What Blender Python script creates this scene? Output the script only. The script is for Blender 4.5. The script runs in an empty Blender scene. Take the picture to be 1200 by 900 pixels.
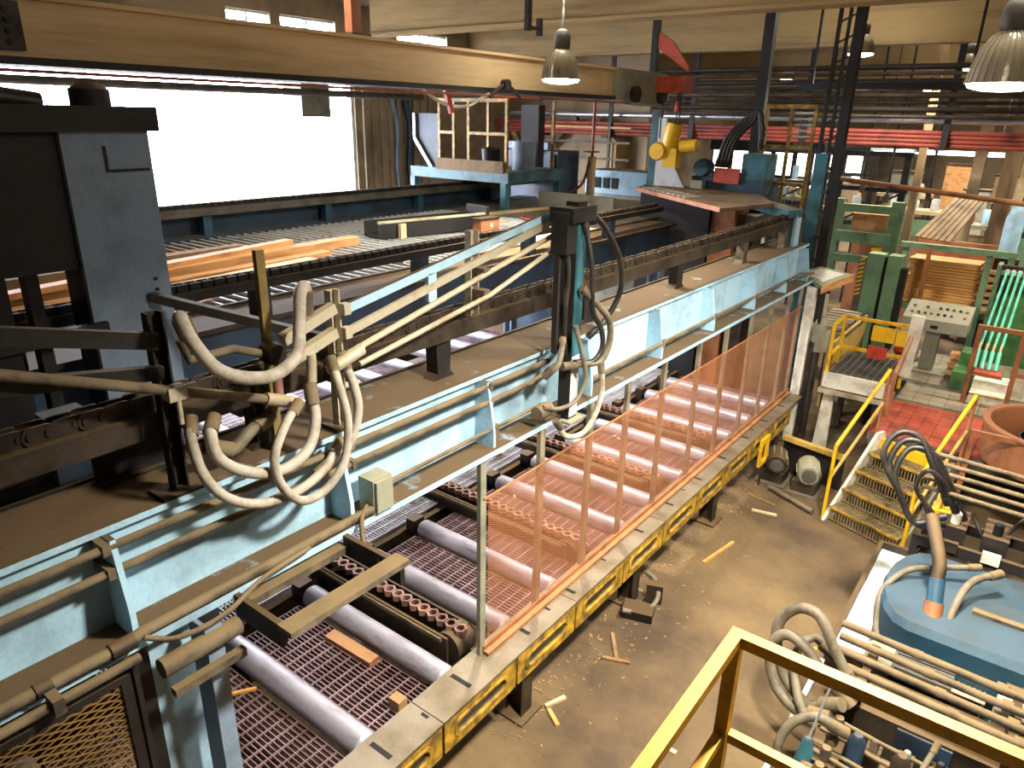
import bpy, math, random
from mathutils import Vector, Matrix
random.seed(7)
S = bpy.context.scene
COL = S.collection
# ---------------------------------------------------------------- camera
cd = bpy.data.cameras.new('camera'); cam = bpy.data.objects.new('camera', cd); COL.objects.link(cam)
cd.sensor_width = 36; cd.lens = 25.2; cd.clip_start = 0.05; cd.clip_end = 300
CR = Matrix(((0.7933075, -0.2272672, 0.5648121), (0.6085217, 0.2668955, -0.7473073), (0.0190927, 0.9365449, 0.3500272)))
cam.matrix_world = Matrix.Translation((0, 0, 4.6)) @ CR.to_4x4()
S.camera = cam
# ---------------------------------------------------------------- world, light, exposure
W = bpy.data.worlds.new('sky'); S.world = W; W.use_nodes = True
bg = W.node_tree.nodes['Background']; bg.inputs[0].default_value = (0.88, 0.89, 1.0, 1); bg.inputs[1].default_value = 45.0
S.view_settings.view_transform = 'Standard'; S.view_settings.look = 'None'
S.view_settings.gamma = 1; S.view_settings.use_curve_mapping = False
S.view_settings.exposure = 0.0
LAMP_W = 300.0          # watts of one high-bay lamp
LAMP_C = (1.0, 0.92, 0.78)
pl = bpy.data.lights.new('window_portal', 'AREA'); pl.shape = 'RECTANGLE'; pl.size = 9.0; pl.size_y = 4.6
pl.cycles.is_portal = True
po = bpy.data.objects.new('window_portal', pl); COL.objects.link(po)
po.location = (-14.2, 7.6, 3.1); po.rotation_euler = (math.pi/2, 0, -math.pi/2)

# ---------------------------------------------------------------- helpers
def srgb(h):
    h = h.lstrip('#'); o = []
    for i in (0, 2, 4):
        c = int(h[i:i+2], 16)/255
        o.append(c/12.92 if c <= .04045 else ((c+.055)/1.055)**2.4)
    return (*o, 1)
M = {}
def mat(name, col, rough=.6, metal=0., dirt=None, amt=.5, scale=3., dust=0., dustcol='#57442a', bump=.15, fine=40., spec=.5, stretch=None):
    m = bpy.data.materials.new(name); m.use_nodes = True; M[name] = m
    nt = m.node_tree; N = nt.nodes; L = nt.links
    b = N['Principled BSDF']; b.inputs['Roughness'].default_value = rough; b.inputs['Metallic'].default_value = metal
    b.inputs['Specular IOR Level'].default_value = spec
    g = N.new('ShaderNodeNewGeometry'); pos = g.outputs['Position']
    if stretch:
        mp = N.new('ShaderNodeMapping'); mp.inputs['Scale'].default_value = stretch
        L.new(pos, mp.inputs['Vector']); pos = mp.outputs['Vector']
    def noise(s, d=5, r=.6):
        n = N.new('ShaderNodeTexNoise'); n.inputs['Scale'].default_value = s; n.inputs['Detail'].default_value = d
        n.inputs['Roughness'].default_value = r; L.new(pos, n.inputs['Vector']); return n.outputs['Fac']
    def ramp(src, a, c):
        r = N.new('ShaderNodeMapRange'); r.inputs['From Min'].default_value = a; r.inputs['From Max'].default_value = c
        L.new(src, r.inputs['Value']); return r.outputs['Result']
    def mix(fac, a, c):
        x = N.new('ShaderNodeMix'); x.data_type = 'RGBA'
        if hasattr(fac, 'links'): L.new(fac, x.inputs['Factor'])
        else: x.inputs['Factor'].default_value = fac
        for s, k in ((a, 'A'), (c, 'B')):
            if hasattr(s, 'links'): L.new(s, [i for i in x.inputs if i.name == k and i.type == 'RGBA'][0])
            else: [i for i in x.inputs if i.name == k and i.type == 'RGBA'][0].default_value = s
        return [o for o in x.outputs if o.type == 'RGBA'][0]
    c = srgb(col); d = srgb(dirt) if dirt else tuple(v*.45 for v in c[:3])+(1,)
    n1 = noise(scale); f1 = ramp(n1, .62-amt*.35, .78-amt*.2)
    cur = mix(f1, c, d)
    n2 = noise(fine, 3, .7); hs = N.new('ShaderNodeHueSaturation'); L.new(cur, hs.inputs['Color'])
    mr = N.new('ShaderNodeMapRange'); mr.inputs['To Min'].default_value = .78; mr.inputs['To Max'].default_value = 1.22
    L.new(n2, mr.inputs['Value']); L.new(mr.outputs['Result'], hs.inputs['Value']); cur = hs.outputs['Color']
    if dust > 0:
        sp = N.new('ShaderNodeSeparateXYZ'); L.new(g.outputs['Normal'], sp.inputs[0])
        up = ramp(sp.outputs['Z'], .35, .85)
        nd = ramp(noise(5), .12, .4)
        mm = N.new('ShaderNodeMath'); mm.operation = 'MULTIPLY'; L.new(up, mm.inputs[0]); L.new(nd, mm.inputs[1])
        m2 = N.new('ShaderNodeMath'); m2.operation = 'MULTIPLY'; L.new(mm.outputs[0], m2.inputs[0]); m2.inputs[1].default_value = dust
        cur = mix(m2.outputs[0], cur, srgb(dustcol))
        rr = N.new('ShaderNodeMapRange'); rr.inputs['To Min'].default_value = rough; rr.inputs['To Max'].default_value = .95
        L.new(m2.outputs[0], rr.inputs['Value']); L.new(rr.outputs['Result'], b.inputs['Roughness'])
        if metal:
            r3 = N.new('ShaderNodeMapRange'); r3.inputs['To Min'].default_value = metal; r3.inputs['To Max'].default_value = 0
            L.new(m2.outputs[0], r3.inputs['Value']); L.new(r3.outputs['Result'], b.inputs['Metallic'])
    L.new(cur, b.inputs['Base Color'])
    if bump:
        bp = N.new('ShaderNodeBump'); bp.inputs['Strength'].default_value = bump; bp.inputs['Distance'].default_value = .01
        L.new(n2, bp.inputs['Height']); L.new(bp.outputs[0], b.inputs['Normal'])
    return m
def emit(name, col, s):
    m = bpy.data.materials.new(name); m.use_nodes = True; M[name] = m
    b = m.node_tree.nodes['Principled BSDF']; b.inputs['Base Color'].default_value = (.8, .8, .8, 1)
    b.inputs['Emission Color'].default_value = (*col, 1); b.inputs['Emission Strength'].default_value = s
    return m

EPS = [0]
class MB:
    def __init__(s): s.v = []; s.f = []
    def _a(s, vs, fs):
        n = len(s.v); s.v += [tuple(p) for p in vs]; s.f += [tuple(i+n for i in q) for q in fs]; return s
    def box(s, x0, x1, y0, y1, z0, z1):
        e = (EPS[0] % 17)*.00005; EPS[0] += 5      # hair-fine size differences keep touching faces from coinciding
        x0 -= e; y0 -= e; z0 -= e*.5; x1 += e; y1 += e; z1 += e*.5
        return s._a([(x0,y0,z0),(x1,y0,z0),(x1,y1,z0),(x0,y1,z0),(x0,y0,z1),(x1,y0,z1),(x1,y1,z1),(x0,y1,z1)],
                    [(3,2,1,0),(4,5,6,7),(0,1,5,4),(1,2,6,5),(2,3,7,6),(3,0,4,7)])
    def obox(s, c, sz, rot=(0,0,0)):
        from mathutils import Euler
        R = Euler(rot).to_matrix(); c = Vector(c); h = [k/2 for k in sz]; vs = []
        for z in (-1, 1):
            for x, y in ((-1,-1),(1,-1),(1,1),(-1,1)): vs.append(c + R @ Vector((x*h[0], y*h[1], z*h[2])))
        return s._a(vs, [(3,2,1,0),(4,5,6,7),(0,1,5,4),(1,2,6,5),(2,3,7,6),(3,0,4,7)])
    def bar(s, p, q, w, h=None, up=(0,0,1)):
        h = w if h is None else h
        p = Vector(p); q = Vector(q); d = (q-p).normalized(); u = Vector(up)
        if abs(d.dot(u)) > .98: u = Vector((1,0,0))
        a = d.cross(u).normalized(); u = a.cross(d).normalized(); vs = []
        for e in (p, q):
            for i, j in ((-1,-1),(1,-1),(1,1),(-1,1)): vs.append(e + a*(i*w/2) + u*(j*h/2))
        return s._a(vs, [(0,1,2,3),(7,6,5,4),(1,0,4,5),(2,1,5,6),(3,2,6,7),(0,3,7,4)])
    def tube(s, pts, r, n=10, r2=None):
        P = [Vector(p) for p in pts]; k = len(P); vs = []; fs = []
        t = [(P[min(i+1,k-1)]-P[max(i-1,0)]).normalized() for i in range(k)]
        u = t[0].orthogonal().normalized()
        for i in range(k):
            u = (u - t[i]*u.dot(t[i])).normalized(); w = t[i].cross(u)
            rr = r if r2 is None else r + (r2-r)*i/(k-1)
            for j in range(n):
                a = 2*math.pi*j/n; vs.append(P[i] + (u*math.cos(a)+w*math.sin(a))*rr)
        for i in range(k-1):
            for j in range(n): fs.append((i*n+j, i*n+(j+1)%n, (i+1)*n+(j+1)%n, (i+1)*n+j))
        fs.append(tuple(range(n-1,-1,-1))); fs.append(tuple(range((k-1)*n, k*n)))
        return s._a(vs, fs)
    def cyl(s, p, q, r, n=14): return s.tube([p, q], r, n)
    def hose(s, pts, r, n=10, seg=7):
        P = [Vector(p) for p in pts]; P = [P[0]*2-P[1]] + P + [P[-1]*2-P[-2]]; o = []
        for i in range(1, len(P)-2):
            for k in range(seg):
                t = k/seg; a, b, c, d = P[i-1:i+3]
                o.append(.5*((2*b) + (c-a)*t + (2*a-5*b+4*c-d)*t*t + (-a+3*b-3*c+d)*t**3))
        o.append(P[-2]); return s.tube(o, r, n)
    def lathe(s, prof, c=(0,0,0), n=20, axis=(0,0,1)):
        Q = Vector((0,0,1)).rotation_difference(Vector(axis)).to_matrix(); c = Vector(c); vs = []; fs = []; k = len(prof)
        for r, z in prof:
            for j in range(n):
                a = 2*math.pi*j/n; vs.append(c + Q @ Vector((r*math.cos(a), r*math.sin(a), z)))
        for i in range(k-1):
            for j in range(n): fs.append((i*n+j, i*n+(j+1)%n, (i+1)*n+(j+1)%n, (i+1)*n+j))
        if prof[0][0] > 1e-4: fs.append(tuple(range(n-1,-1,-1)))
        if prof[-1][0] > 1e-4: fs.append(tuple(range((k-1)*n, k*n)))
        return s._a(vs, fs)
    def lathe_open(s, prof, c=(0,0,0), n=20, axis=(0,0,1)):
        k = len(s.f); s.lathe(prof, c, n, axis)
        s.f = [q for q in s.f if len(q) <= 4 or n <= 4]; return s
    def prism(s, poly, axis, a0, a1):
        n = len(poly)
        def pt(p, a): return {'x': (a, p[0], p[1]), 'y': (p[0], a, p[1]), 'z': (p[0], p[1], a)}[axis]
        vs = [pt(p, a0) for p in poly] + [pt(p, a1) for p in poly]
        fs = [tuple(range(n-1,-1,-1)), tuple(range(n, 2*n))] + [(i, (i+1)%n, n+(i+1)%n, n+i) for i in range(n)]
        return s._a(vs, fs)
    def loft(s, polyA, polyB):
        n = len(polyA)
        return s._a(list(polyA)+list(polyB), [tuple(range(n-1,-1,-1)), tuple(range(n, 2*n))] + [(i,(i+1)%n,n+(i+1)%n,n+i) for i in range(n)])
    def mesh(s, name, m, org=(0,0,0)):
        o = Vector(org); me = bpy.data.meshes.new(name)
        me.from_pydata([tuple(Vector(p)-o) for p in s.v], [], s.f); me.validate(); me.update()
        import bmesh
        bm = bmesh.new(); bm.from_mesh(me); bmesh.ops.recalc_face_normals(bm, faces=bm.faces); bm.to_mesh(me); bm.free()
        for p in me.polygons: p.use_smooth = True
        me.set_sharp_from_angle(angle=math.radians(38))
        me.materials.append(M[m] if isinstance(m, str) else m)
        return me
    def build(s, name, m, parent=None, local=False):
        """a part: geometry given in world coordinates (or in the thing's own, local=True)"""
        org = (0,0,0) if (local or parent is None) else ORG[parent]
        o = bpy.data.objects.new(name, s.mesh(name, m, org)); COL.objects.link(o)
        if parent is not None: o.parent = parent; ORG[o] = org
        return o
ORG = {}
def tag(o, label, cat, group=None):
    o['label'] = label; o['category'] = cat
    if group: o['group'] = group
    return o
def thing(name, label, cat, loc=(0,0,0), group=None, rz=0):
    o = bpy.data.objects.new(name, None); COL.objects.link(o); o.empty_display_size = .1
    o.location = loc; o.rotation_euler = (0,0,rz); ORG[o] = tuple(loc)
    return tag(o, label, cat, group)
def solo(mb, name, m, label, cat, group=None):
    xs = [p[0] for p in mb.v]; ys = [p[1] for p in mb.v]; zs = [p[2] for p in mb.v]
    org = ((min(xs)+max(xs))/2, (min(ys)+max(ys))/2, min(zs))
    o = bpy.data.objects.new(name, mb.mesh(name, m, org)); COL.objects.link(o); o.location = org; ORG[o] = org
    return tag(o, label, cat, group)
def struct(mb, name, m, parent=None):
    o = mb.build(name, m, parent)
    if parent is None: o['kind'] = 'structure'; ORG[o] = (0,0,0)
    return o
def dup(o, parent, off):
    c = o.copy(); COL.objects.link(c); c.parent = parent; c.location = Vector(o.location) + Vector(off); ORG[c] = ORG.get(o, (0,0,0)); return c
def stuff(o): o['kind'] = 'stuff'; return o

# ---------------------------------------------------------------- materials
mat('concrete', '#6c5839', .85, dirt='#423322', amt=.75, scale=.7, bump=.5, fine=14)
mat('beige_paint', '#a38a5a', .7, dirt='#776444', amt=.35, scale=1.2, bump=.05, fine=9, stretch=(.25,.25,3))
mat('girder_paint', '#d6ba8c', .7, dirt='#a88c60', amt=.35, scale=1.2, bump=.05, fine=9, stretch=(.25,.25,3))
mat('ground_outside', '#8a8a88', .9)
mat('ceiling_wood', '#85755a', .8, dirt='#64563f', amt=.4, scale=1, bump=.1, fine=6, stretch=(.2,3,1))
mat('wall_beige', '#a8987a', .8, dirt='#6f6250', amt=.45, scale=.7)
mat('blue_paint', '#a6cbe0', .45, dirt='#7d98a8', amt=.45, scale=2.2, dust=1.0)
mat('blue_clean', '#1f4a60', .5, dirt='#1a3642', amt=.4, scale=2, dust=.25)
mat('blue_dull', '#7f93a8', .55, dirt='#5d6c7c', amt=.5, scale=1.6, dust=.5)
mat('teal_paint', '#35707c', .5, dirt='#20363c', amt=.6, scale=2.5, dust=.5)
mat('navy_paint_shade', '#2a4258', .5, dirt='#182430', amt=.6, scale=2, dust=.4)  # real dark blue, and backlit shade on the middle girder
mat('black_steel', '#2a2522', .6, .3, dirt='#14110f', amt=.5, scale=3, dust=.55, dustcol='#6b5230')
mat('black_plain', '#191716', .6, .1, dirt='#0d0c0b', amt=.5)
mat('grimy_steel', '#4b4136', .55, .5, dirt='#241d17', amt=.55, scale=3, dust=.5, dustcol='#74592f')
mat('dusty_pipe', '#6f624c', .75, dirt='#37302a', amt=.6, scale=6, dust=.75, dustcol='#74603e')
mat('pale_steel', '#b9b09a', .5, .2, dirt='#7a6c50', amt=.4, scale=3, dust=.5, dustcol='#b39b6c')
mat('post_grey', '#8f8672', .55, .2, dirt='#5d5340', amt=.5, scale=5)
mat('tread_steel', '#8d7c58', .6, .2, dirt='#5d4e34', amt=.5, scale=6)
mat('plate_steel', '#857c6e', .45, .55, dirt='#5b4d3a', amt=.55, scale=2.6, dust=.25, dustcol='#8b7a5c', bump=.1)
mat('roller_steel', '#a9a5b0', .42, .35, dirt='#8a8288', amt=.35, scale=4, bump=.03, stretch=(1,4,4))
mat('grating_rust', '#8f767a', .5, .2, dirt='#5f4444', amt=.5, scale=3)
mat('grating_zinc', '#c9c8d0', .45, .2, dirt='#807a78', amt=.3, scale=3)
mat('chain_rust', '#a07a6c', .6, .3, dirt='#5c4038', amt=.5, scale=6)
mat('yellow_paint', '#c79a28', .45, dirt='#5c4a22', amt=.8, scale=9, dust=.25, dustcol='#9a7a40')
mat('yellow_bright', '#e2b21c', .4, dirt='#b07f10', amt=.3, scale=5, bump=.05)
mat('rail_yellow', '#bd8a14', .5, dirt='#8a6210', amt=.35, scale=7, bump=.05, spec=.3)
mat('yellow_wood', '#b8994e', .6, dirt='#8a6c2c', amt=.4, scale=4)
mat('orange_mesh', '#b0744c', .6, dirt='#965a35', amt=.35, scale=1.2, bump=0)
mat('brown_mesh', '#80602e', .7, dirt='#5c4322', amt=.4, scale=3, bump=0)
mat('hose_beige', '#a79f92', .7, dirt='#7d7262', amt=.4, scale=8, bump=.2)
mat('hose_grey', '#6d6350', .65, dirt='#453c30', amt=.4, scale=8, bump=.2)
mat('hose_black', '#1f1c1a', .45, dirt='#3b332a', amt=.4, scale=8)
mat('olive_wood', '#7d6a35', .6, dirt='#5a4a22', amt=.4, scale=4)
mat('wood_fresh', '#cf9a62', .65, dirt='#a8713c', amt=.45, scale=2, stretch=(3,1,6), bump=.1)
mat('wood_orange', '#cf9450', .65, dirt='#b8722e', amt=.4, scale=3, stretch=(.6,3,6), bump=.1)
mat('wood_pale', '#c8b28c', .7, dirt='#9a8055', amt=.4, scale=2)
mat('wood_old', '#7d6546', .8, dirt='#54412b', amt=.5, scale=2, stretch=(2,2,.5))
mat('white_paint', '#d9d4c4', .5, dirt='#a29880', amt=.4, scale=4)
mat('white_metal', '#cfd4d6', .45, dirt='#9a9a90', amt=.3, scale=3)
mat('red_paint', '#c23c28', .5, dirt='#7c2416', amt=.4, scale=4)
mat('red_pipe', '#9c4636', .55, dirt='#642c24', amt=.45, scale=2)
mat('orange_paint', '#b8482a', .5, dirt='#8a3014', amt=.4, scale=4)
mat('rust_paint', '#99603a', .6, dirt='#6a3a20', amt=.5, scale=3, dust=.4, dustcol='#a98a5a')
mat('rust_drum', '#875330', .6, dirt='#63381e', amt=.5, scale=2)
mat('red_tile', '#a3452c', .6, dirt='#6f2e1e', amt=.5, scale=3)
mat('grey_tile', '#8d8168', .7, dirt='#675b45', amt=.5, scale=3)
mat('green_paint', '#6d8f6c', .5, dirt='#465c42', amt=.4, scale=2, dust=.4, dustcol='#9c9064')
mat('green_dark', '#4f7f45', .5, dirt='#33502a', amt=.5, scale=3)
mat('mint_tube', '#63c7a8', .35, dirt='#3e9a80', amt=.3, scale=4)
mat('grey_paint', '#8a8a78', .5, dirt='#64604e', amt=.4, scale=3, dust=.4, dustcol='#a09878')
mat('grey_dark', '#57534a', .6, dirt='#38332c', amt=.5, scale=3)
mat('silver', '#b9bcc0', .3, .7, dirt='#8a8c90', amt=.3)
mat('glass_shade', '#9a8f78', .25, .1, dirt='#6a6050', amt=.3)
mat('slot_black', '#0c0a09', .8)
mat('chip_wood', '#8f7048', .8, dirt='#6a4e2c', amt=.4)
emit('lamp_lens', (1.0, .93, .78), 30.0)
emit('white_glow', (1.0, .95, .88), 5.0)
gm = bpy.data.materials.new('pane_glass'); gm.use_nodes = True; M['pane_glass'] = gm
_n = gm.node_tree.nodes; _n.clear(); _t = _n.new('ShaderNodeBsdfTransparent'); _g = _n.new('ShaderNodeBsdfGlossy'); _m = _n.new('ShaderNodeMixShader'); _o = _n.new('ShaderNodeOutputMaterial')
_g.inputs['Roughness'].default_value = .05; _m.inputs[0].default_value = .06
gm.node_tree.links.new(_t.outputs[0], _m.inputs[1]); gm.node_tree.links.new(_g.outputs[0], _m.inputs[2]); gm.node_tree.links.new(_m.outputs[0], _o.inputs[0])
# ================================================================ THE SETTING
struct(MB().box(-14.3, 12, -8, 44, -.15, 0), 'floor', 'concrete')
struct(MB().box(-60, -14.3, -40, 80, -.3, -.15), 'ground', 'ground_outside')  # unseen yard, added to block light rising from below and bounce daylight
struct(MB().box(-14.3, 12, -8, 44, 6.9, 7.05), 'ceiling', 'ceiling_wood')
wl = MB()
wl.box(-14.25,-14,-8,3.0,0,6.9).box(-14.25,-14,12.15,44,0,6.15).box(-14.25,-14,3.0,12.15,0,.7).box(-14.25,-14,3.0,12.15,5.45,6.15)
wl.box(-14.25,-14,3.0,9.0,6.15,6.9).box(-14.25,-14,9.0,44,6.5,6.9)
for y0, y1 in ((10.0,10.25),(11.7,13.6),(15.4,17.4),(19,44)): wl.box(-14.25,-14,y0,y1,6.15,6.5)
struct(wl, 'wall_left', 'wall_beige')
struct(MB().box(-14,12,43.8,44,0,6.9), 'wall_back', 'wall_beige')
struct(MB().box(-14,12,-8,-7.8,0,6.9), 'wall_front', 'wall_beige')
struct(MB().box(11.8,12,-7.8,43.8,0,6.9), 'wall_right', 'wall_beige')
w = struct(MB().box(-14,-9.4,18.2,18.4,0,6.9), 'wall_partition', 'wall_beige')
# siding ribs to the right of the window
for k in range(9):
    y = 12.35 + k*.28
    struct(MB().box(-14.0,-13.93,y,y+.1,0,5.6), 'rib', 'wall_beige', bpy.data.objects['wall_left'])
w1 = struct(MB().box(-14.2,-14.05,3.0,3.08,.7,5.45).box(-14.2,-14.05,12.07,12.15,.7,5.45).box(-14.2,-14.05,3.08,12.07,.7,.78).box(-14.2,-14.05,3.08,12.07,5.37,5.45), 'window_1', 'white_metal')
struct(MB().box(-14.14,-14.12,3.08,12.07,.78,5.37), 'pane', 'pane_glass', w1)
struct(MB().box(-14.12,-13.9,2.9,12.25,.62,.7), 'window_sill', 'wall_beige', w1)
for i, (y0, y1) in enumerate(((9.0,10.0),(10.25,11.7),(13.6,15.4),(17.4,19))):
    w2 = struct(MB().box(-14.2,-14.08,y0,y1,6.15,6.19).box(-14.2,-14.08,y0,y1,6.46,6.5).box(-14.2,-14.08,(y0+y1)/2-.02,(y0+y1)/2+.02,6.19,6.46), 'window_%d' % (i+2), 'white_metal')
    struct(MB().box(-14.15,-14.14,y0,y1,6.19,6.46), 'pane', 'pane_glass', w2)
# glazed office partition deep in the hall
struct(MB().box(-12.6,-6.4,30.1,30.25,0,1.75).box(-12.6,-6.4,30.1,30.25,3.45,4.3).box(-12.6,-6.4,30.1,30.25,2.35,2.6), 'wall_office', 'navy_paint_shade')
n_ = 6
for zz0, zz1 in ((1.75,2.35),(2.6,3.45)):
    for i in range(7):
        x = -12.5+i*.86
        w3 = struct(MB().box(x,x+.06,30.08,30.2,zz0,zz1).box(x+.74,x+.8,30.08,30.2,zz0,zz1), 'window_%d' % n_, 'grey_dark'); n_ += 1
        struct(MB().box(x+.06,x+.74,30.14,30.16,zz0,zz1), 'pane', 'white_glow', w3)

# ---------------------------------------------------------------- roof beams
names = ['nearest beige roof beam crossing the top edge of the picture', 'second beige roof beam, running behind the nearest one',
         'third beige roof beam, its underside just above the hanging lamp on the right', 'fourth roof beam, dim, above the dark pipe runs', 'farthest roof beam at the back of the hall']
for i, y in enumerate((10.7, 16.3, 21.8, 27.3, 33)):
    b = thing('roof_beam', names[i], 'beam', (-1, y, 6.0), 'beige roof beams across the hall')
    x0 = -13.9 if i else -11.6
    MB().box(x0, 11.7, y-.14, y+.14, 6.05, 6.9).build('beam_web', 'beige_paint', b)
    MB().box(x0, 11.7, y-.2, y+.2, 6.0, 6.05).build('beam_flange', 'beige_paint', b)
# crane girder
g = thing('crane_girder', 'long beige crane girder running along the top left of the hall', 'girder', (-6, 6, 4.8))
MB().box(-6.13,-5.87,1.2,10.1,4.91,5.27).build('girder_web', 'girder_paint', g)
MB().box(-6.2,-5.8,1.2,10.1,5.27,5.30).build('top_flange', 'girder_paint', g)
MB().box(-6.2,-5.8,1.2,10.1,4.86,4.91).build('bottom_flange', 'black_steel', g)
MB().prism([(10.1,4.86),(11.6,4.80),(11.85,4.9),(11.85,5.24),(11.6,5.30),(10.1,5.30)], 'x', -6.22, -5.78).build('end_carriage', 'grey_paint', g)
for y in (10.6,11.5): MB().cyl((-5.78,y,4.95),(-5.7,y,4.95),.12).build('wheel', 'black_steel', g)
sp = MB().box(-5.86,-5.83,1.9,2.22,4.95,5.25)
splate = sp.build('splice_plate', 'grimy_steel', g)
for k in range(4):
    for j in range(2): MB().cyl((-5.83,1.97+j*.16,5.0+k*.065),(-5.81,1.97+j*.16,5.0+k*.065),.018,8).build('bolt', 'black_steel', splate)
solo(MB().tube([(-5.72,1.2,4.82),(-5.72,10.4,4.82)],.012), 'conduit_pipe', 'red_pipe', 'thin red conduit running just below the crane girder', 'pipe')
solo(MB().hose([(-5.7,7.0,4.80),(-5.7,7.12,4.88),(-5.7,7.3,4.95),(-5.7,7.48,4.88),(-5.7,7.6,4.80)],.02).lathe([(.0,-.04),(.06,-.04),(.06,.04),(0,.04)],(-5.7,7.3,4.95),12,(1,0,0)), 'conduit_clamp', 'black_steel', 'black round pulley clamp on the lower edge of the crane girder', 'clamp')
h = thing('hanger_post', 'brown steel hanger post rising from the crane girder to the ceiling', 'post', (-6,5.24,5.3))
MB().box(-6.05,-5.95,5.18,5.30,5.30,6.9).build('post', 'rust_paint', h)
MB().box(-6.12,-5.88,5.12,5.36,5.30,5.33).build('base_plate', 'grimy_steel', h)
h = thing('hook_hanger', 'black steel hanger with a short side hook above the crane girder', 'hanger', (-6,8.14,5.6))
MB().box(-6.03,-5.97,8.08,8.16,5.62,6.9).build('post', 'black_steel', h)
MB().box(-6.02,-5.98,8.16,8.34,5.64,5.68).box(-6.03,-5.97,8.34,8.40,5.58,5.78).build('hook', 'black_steel', h)

# ---------------------------------------------------------------- high-bay lamps
def lamp(x, y, z, label, power=LAMP_W, r=.22, spread=150):
    t = thing('high_bay_lamp', label, 'lamp', (x, y, z), 'high-bay lamps')
    pr = [(r, 0), (r*.98, .02), (r*.92, .1), (r*.78, .2), (r*.55, .28), (r*.36, .31)]
    sh = MB().lathe_open(pr + [(a-.012, b-.004) for a, b in pr[::-1]], (x,y,z), 28).build('lamp_shade', 'glass_shade', t)
    for k in range(28):
        a = 2*math.pi*k/28; c, s_ = math.cos(a), math.sin(a)
        MB().tube([(x+c*rr, y+s_*rr, z+zz) for rr, zz in pr], .006, 5).build('flute', 'glass_shade', sh)
    MB().lathe([(r*.36,.31),(r*.42,.33),(r*.42,.45),(r*.3,.5),(.02,.52)], (x,y,z), 16).build('ballast', 'grey_dark', t)
    MB().cyl((x,y,z+.5),(x,y,6.9),.012,8).build('stem', 'grey_dark', t)
    MB().lathe([(r*.96,.0),(r*.9,-.025),(r*.5,-.045),(0,-.05)], (x,y,z), 24).build('lens', 'lamp_lens', t)
    l = bpy.data.lights.new('lamp_light', 'AREA'); l.shape = 'DISK'; l.size = r*1.9; l.spread = math.radians(spread); l.energy = power; l.color = LAMP_C
    o = bpy.data.objects.new('lamp_light', l); COL.objects.link(o); o.parent = t; o.location = (0,0,-.06)
    if power:
        l = bpy.data.lights.new('shade_glow', 'POINT'); l.energy = power*.16; l.color = LAMP_C; l.shadow_soft_size = .12
        o = bpy.data.objects.new('shade_glow', l); COL.objects.link(o); o.parent = t; o.location = (0,0,.75)
lamp(-4.95, 7.35, 5.0, 'round fluted high-bay lamp hanging in front of the crane girder')
lamp(-.55, 6.0, 4.86, 'large fluted high-bay lamp at the upper right edge of the picture', LAMP_W*1.25)
lamp(-.3, 3.0, 5.3, 'high-bay lamp hanging over the conveyor near the viewpoint', LAMP_W*1.55, .22, 140)
lamp(-6.4, 4.9, 6.45, 'small lamp cut by the top edge left of the brown hanger post', LAMP_W*.3, .16)
for i, (x, y) in enumerate(((1.5,11.5),(-3.6,14.8),(1.2,17.5),(-2.5,19.5),(-7.5,23),(-2.5,25),(3,25),(-5,31),(0,32),(-2,38))):
    lamp(x, y, 5.75, ['high-bay lamp above the right walkway','high-bay lamp beyond the lattice column','high-bay lamp over the lumber stack','high-bay lamp behind the red pipes','high-bay lamp far left in the rear hall','high-bay lamp in the middle of the rear hall','high-bay lamp far right in the rear hall','high-bay lamp left near the back wall','high-bay lamp right near the back wall','high-bay lamp closest to the back wall'][i], LAMP_W*.9)
# ================================================================ BLUE GIRDERS WITH CHAIN RAILS
# near girder
g = thing('blue_girder', 'long light-blue steel girder above the near edge of the roller conveyor', 'girder', (-2.95, 5.5, 2.43))
MB().box(-2.97,-2.94,-.45,10.9,2.47,2.93).build('web', 'blue_paint', g)
MB().box(-3.12,-2.74,-.45,10.9,2.43,2.47).build('bottom_flange', 'blue_paint', g)
MB().box(-3.36,-2.90,-.45,10.9,2.93,2.96).build('top_flange', 'blue_paint', g)
MB().box(-3.38,-3.36,-.45,10.9,2.90,2.975).build('edge_angle', 'black_steel', g)
for y in (1.02,2.22,3.47,4.73,6.0,7.24,8.47,9.64,10.6): MB().prism([(-2.94,2.47),(-2.77,2.47),(-2.77,2.6),(-2.83,2.93),(-2.94,2.93)], 'y', y, y+.025).build('stiffener', 'blue_paint', g)
for y in (.62,1.95,3.3,5.1,6.9,8.75,10.3):
    s_ = MB().prism([(y-.07,3.22),(y+.07,3.22),(y+.06,3.0),(y+.1,2.96),(y-.1,2.96),(y-.06,3.0)], 'x', -3.16, -3.06).build('rail_stub', 'black_steel' if y < 7 else 'dusty_pipe', g)
MB().box(-3.19,-3.03,.1,10.6,3.22,3.33).build('chain_rail', 'grimy_steel', g)
# second girder
g2 = thing('blue_girder', 'blue steel girder, backlit shade in its colour, under the middle chain rail, behind the near girder', 'girder', (-5.2, 5.5, 2.5))
MB().box(-5.12,-5.08,-.45,10.9,2.55,3.0).build('web', 'navy_paint_shade', g2)  # backlit shade of this girder is put into its dark colour
MB().box(-5.35,-4.98,-.45,10.9,2.5,2.55).build('bottom_flange', 'navy_paint_shade', g2)
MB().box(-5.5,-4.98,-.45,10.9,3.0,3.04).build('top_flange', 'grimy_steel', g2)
for y in (1.5,3.3,5.15,7.0,8.9): MB().box(-5.16,-5.02,y-.06,y+.06,3.04,3.27).build('rail_stub', 'navy_paint_shade', g2)
MB().box(-5.17,-5.0,.1,10.4,3.27,3.34).build('chain_rail', 'black_steel', g2)
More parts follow.
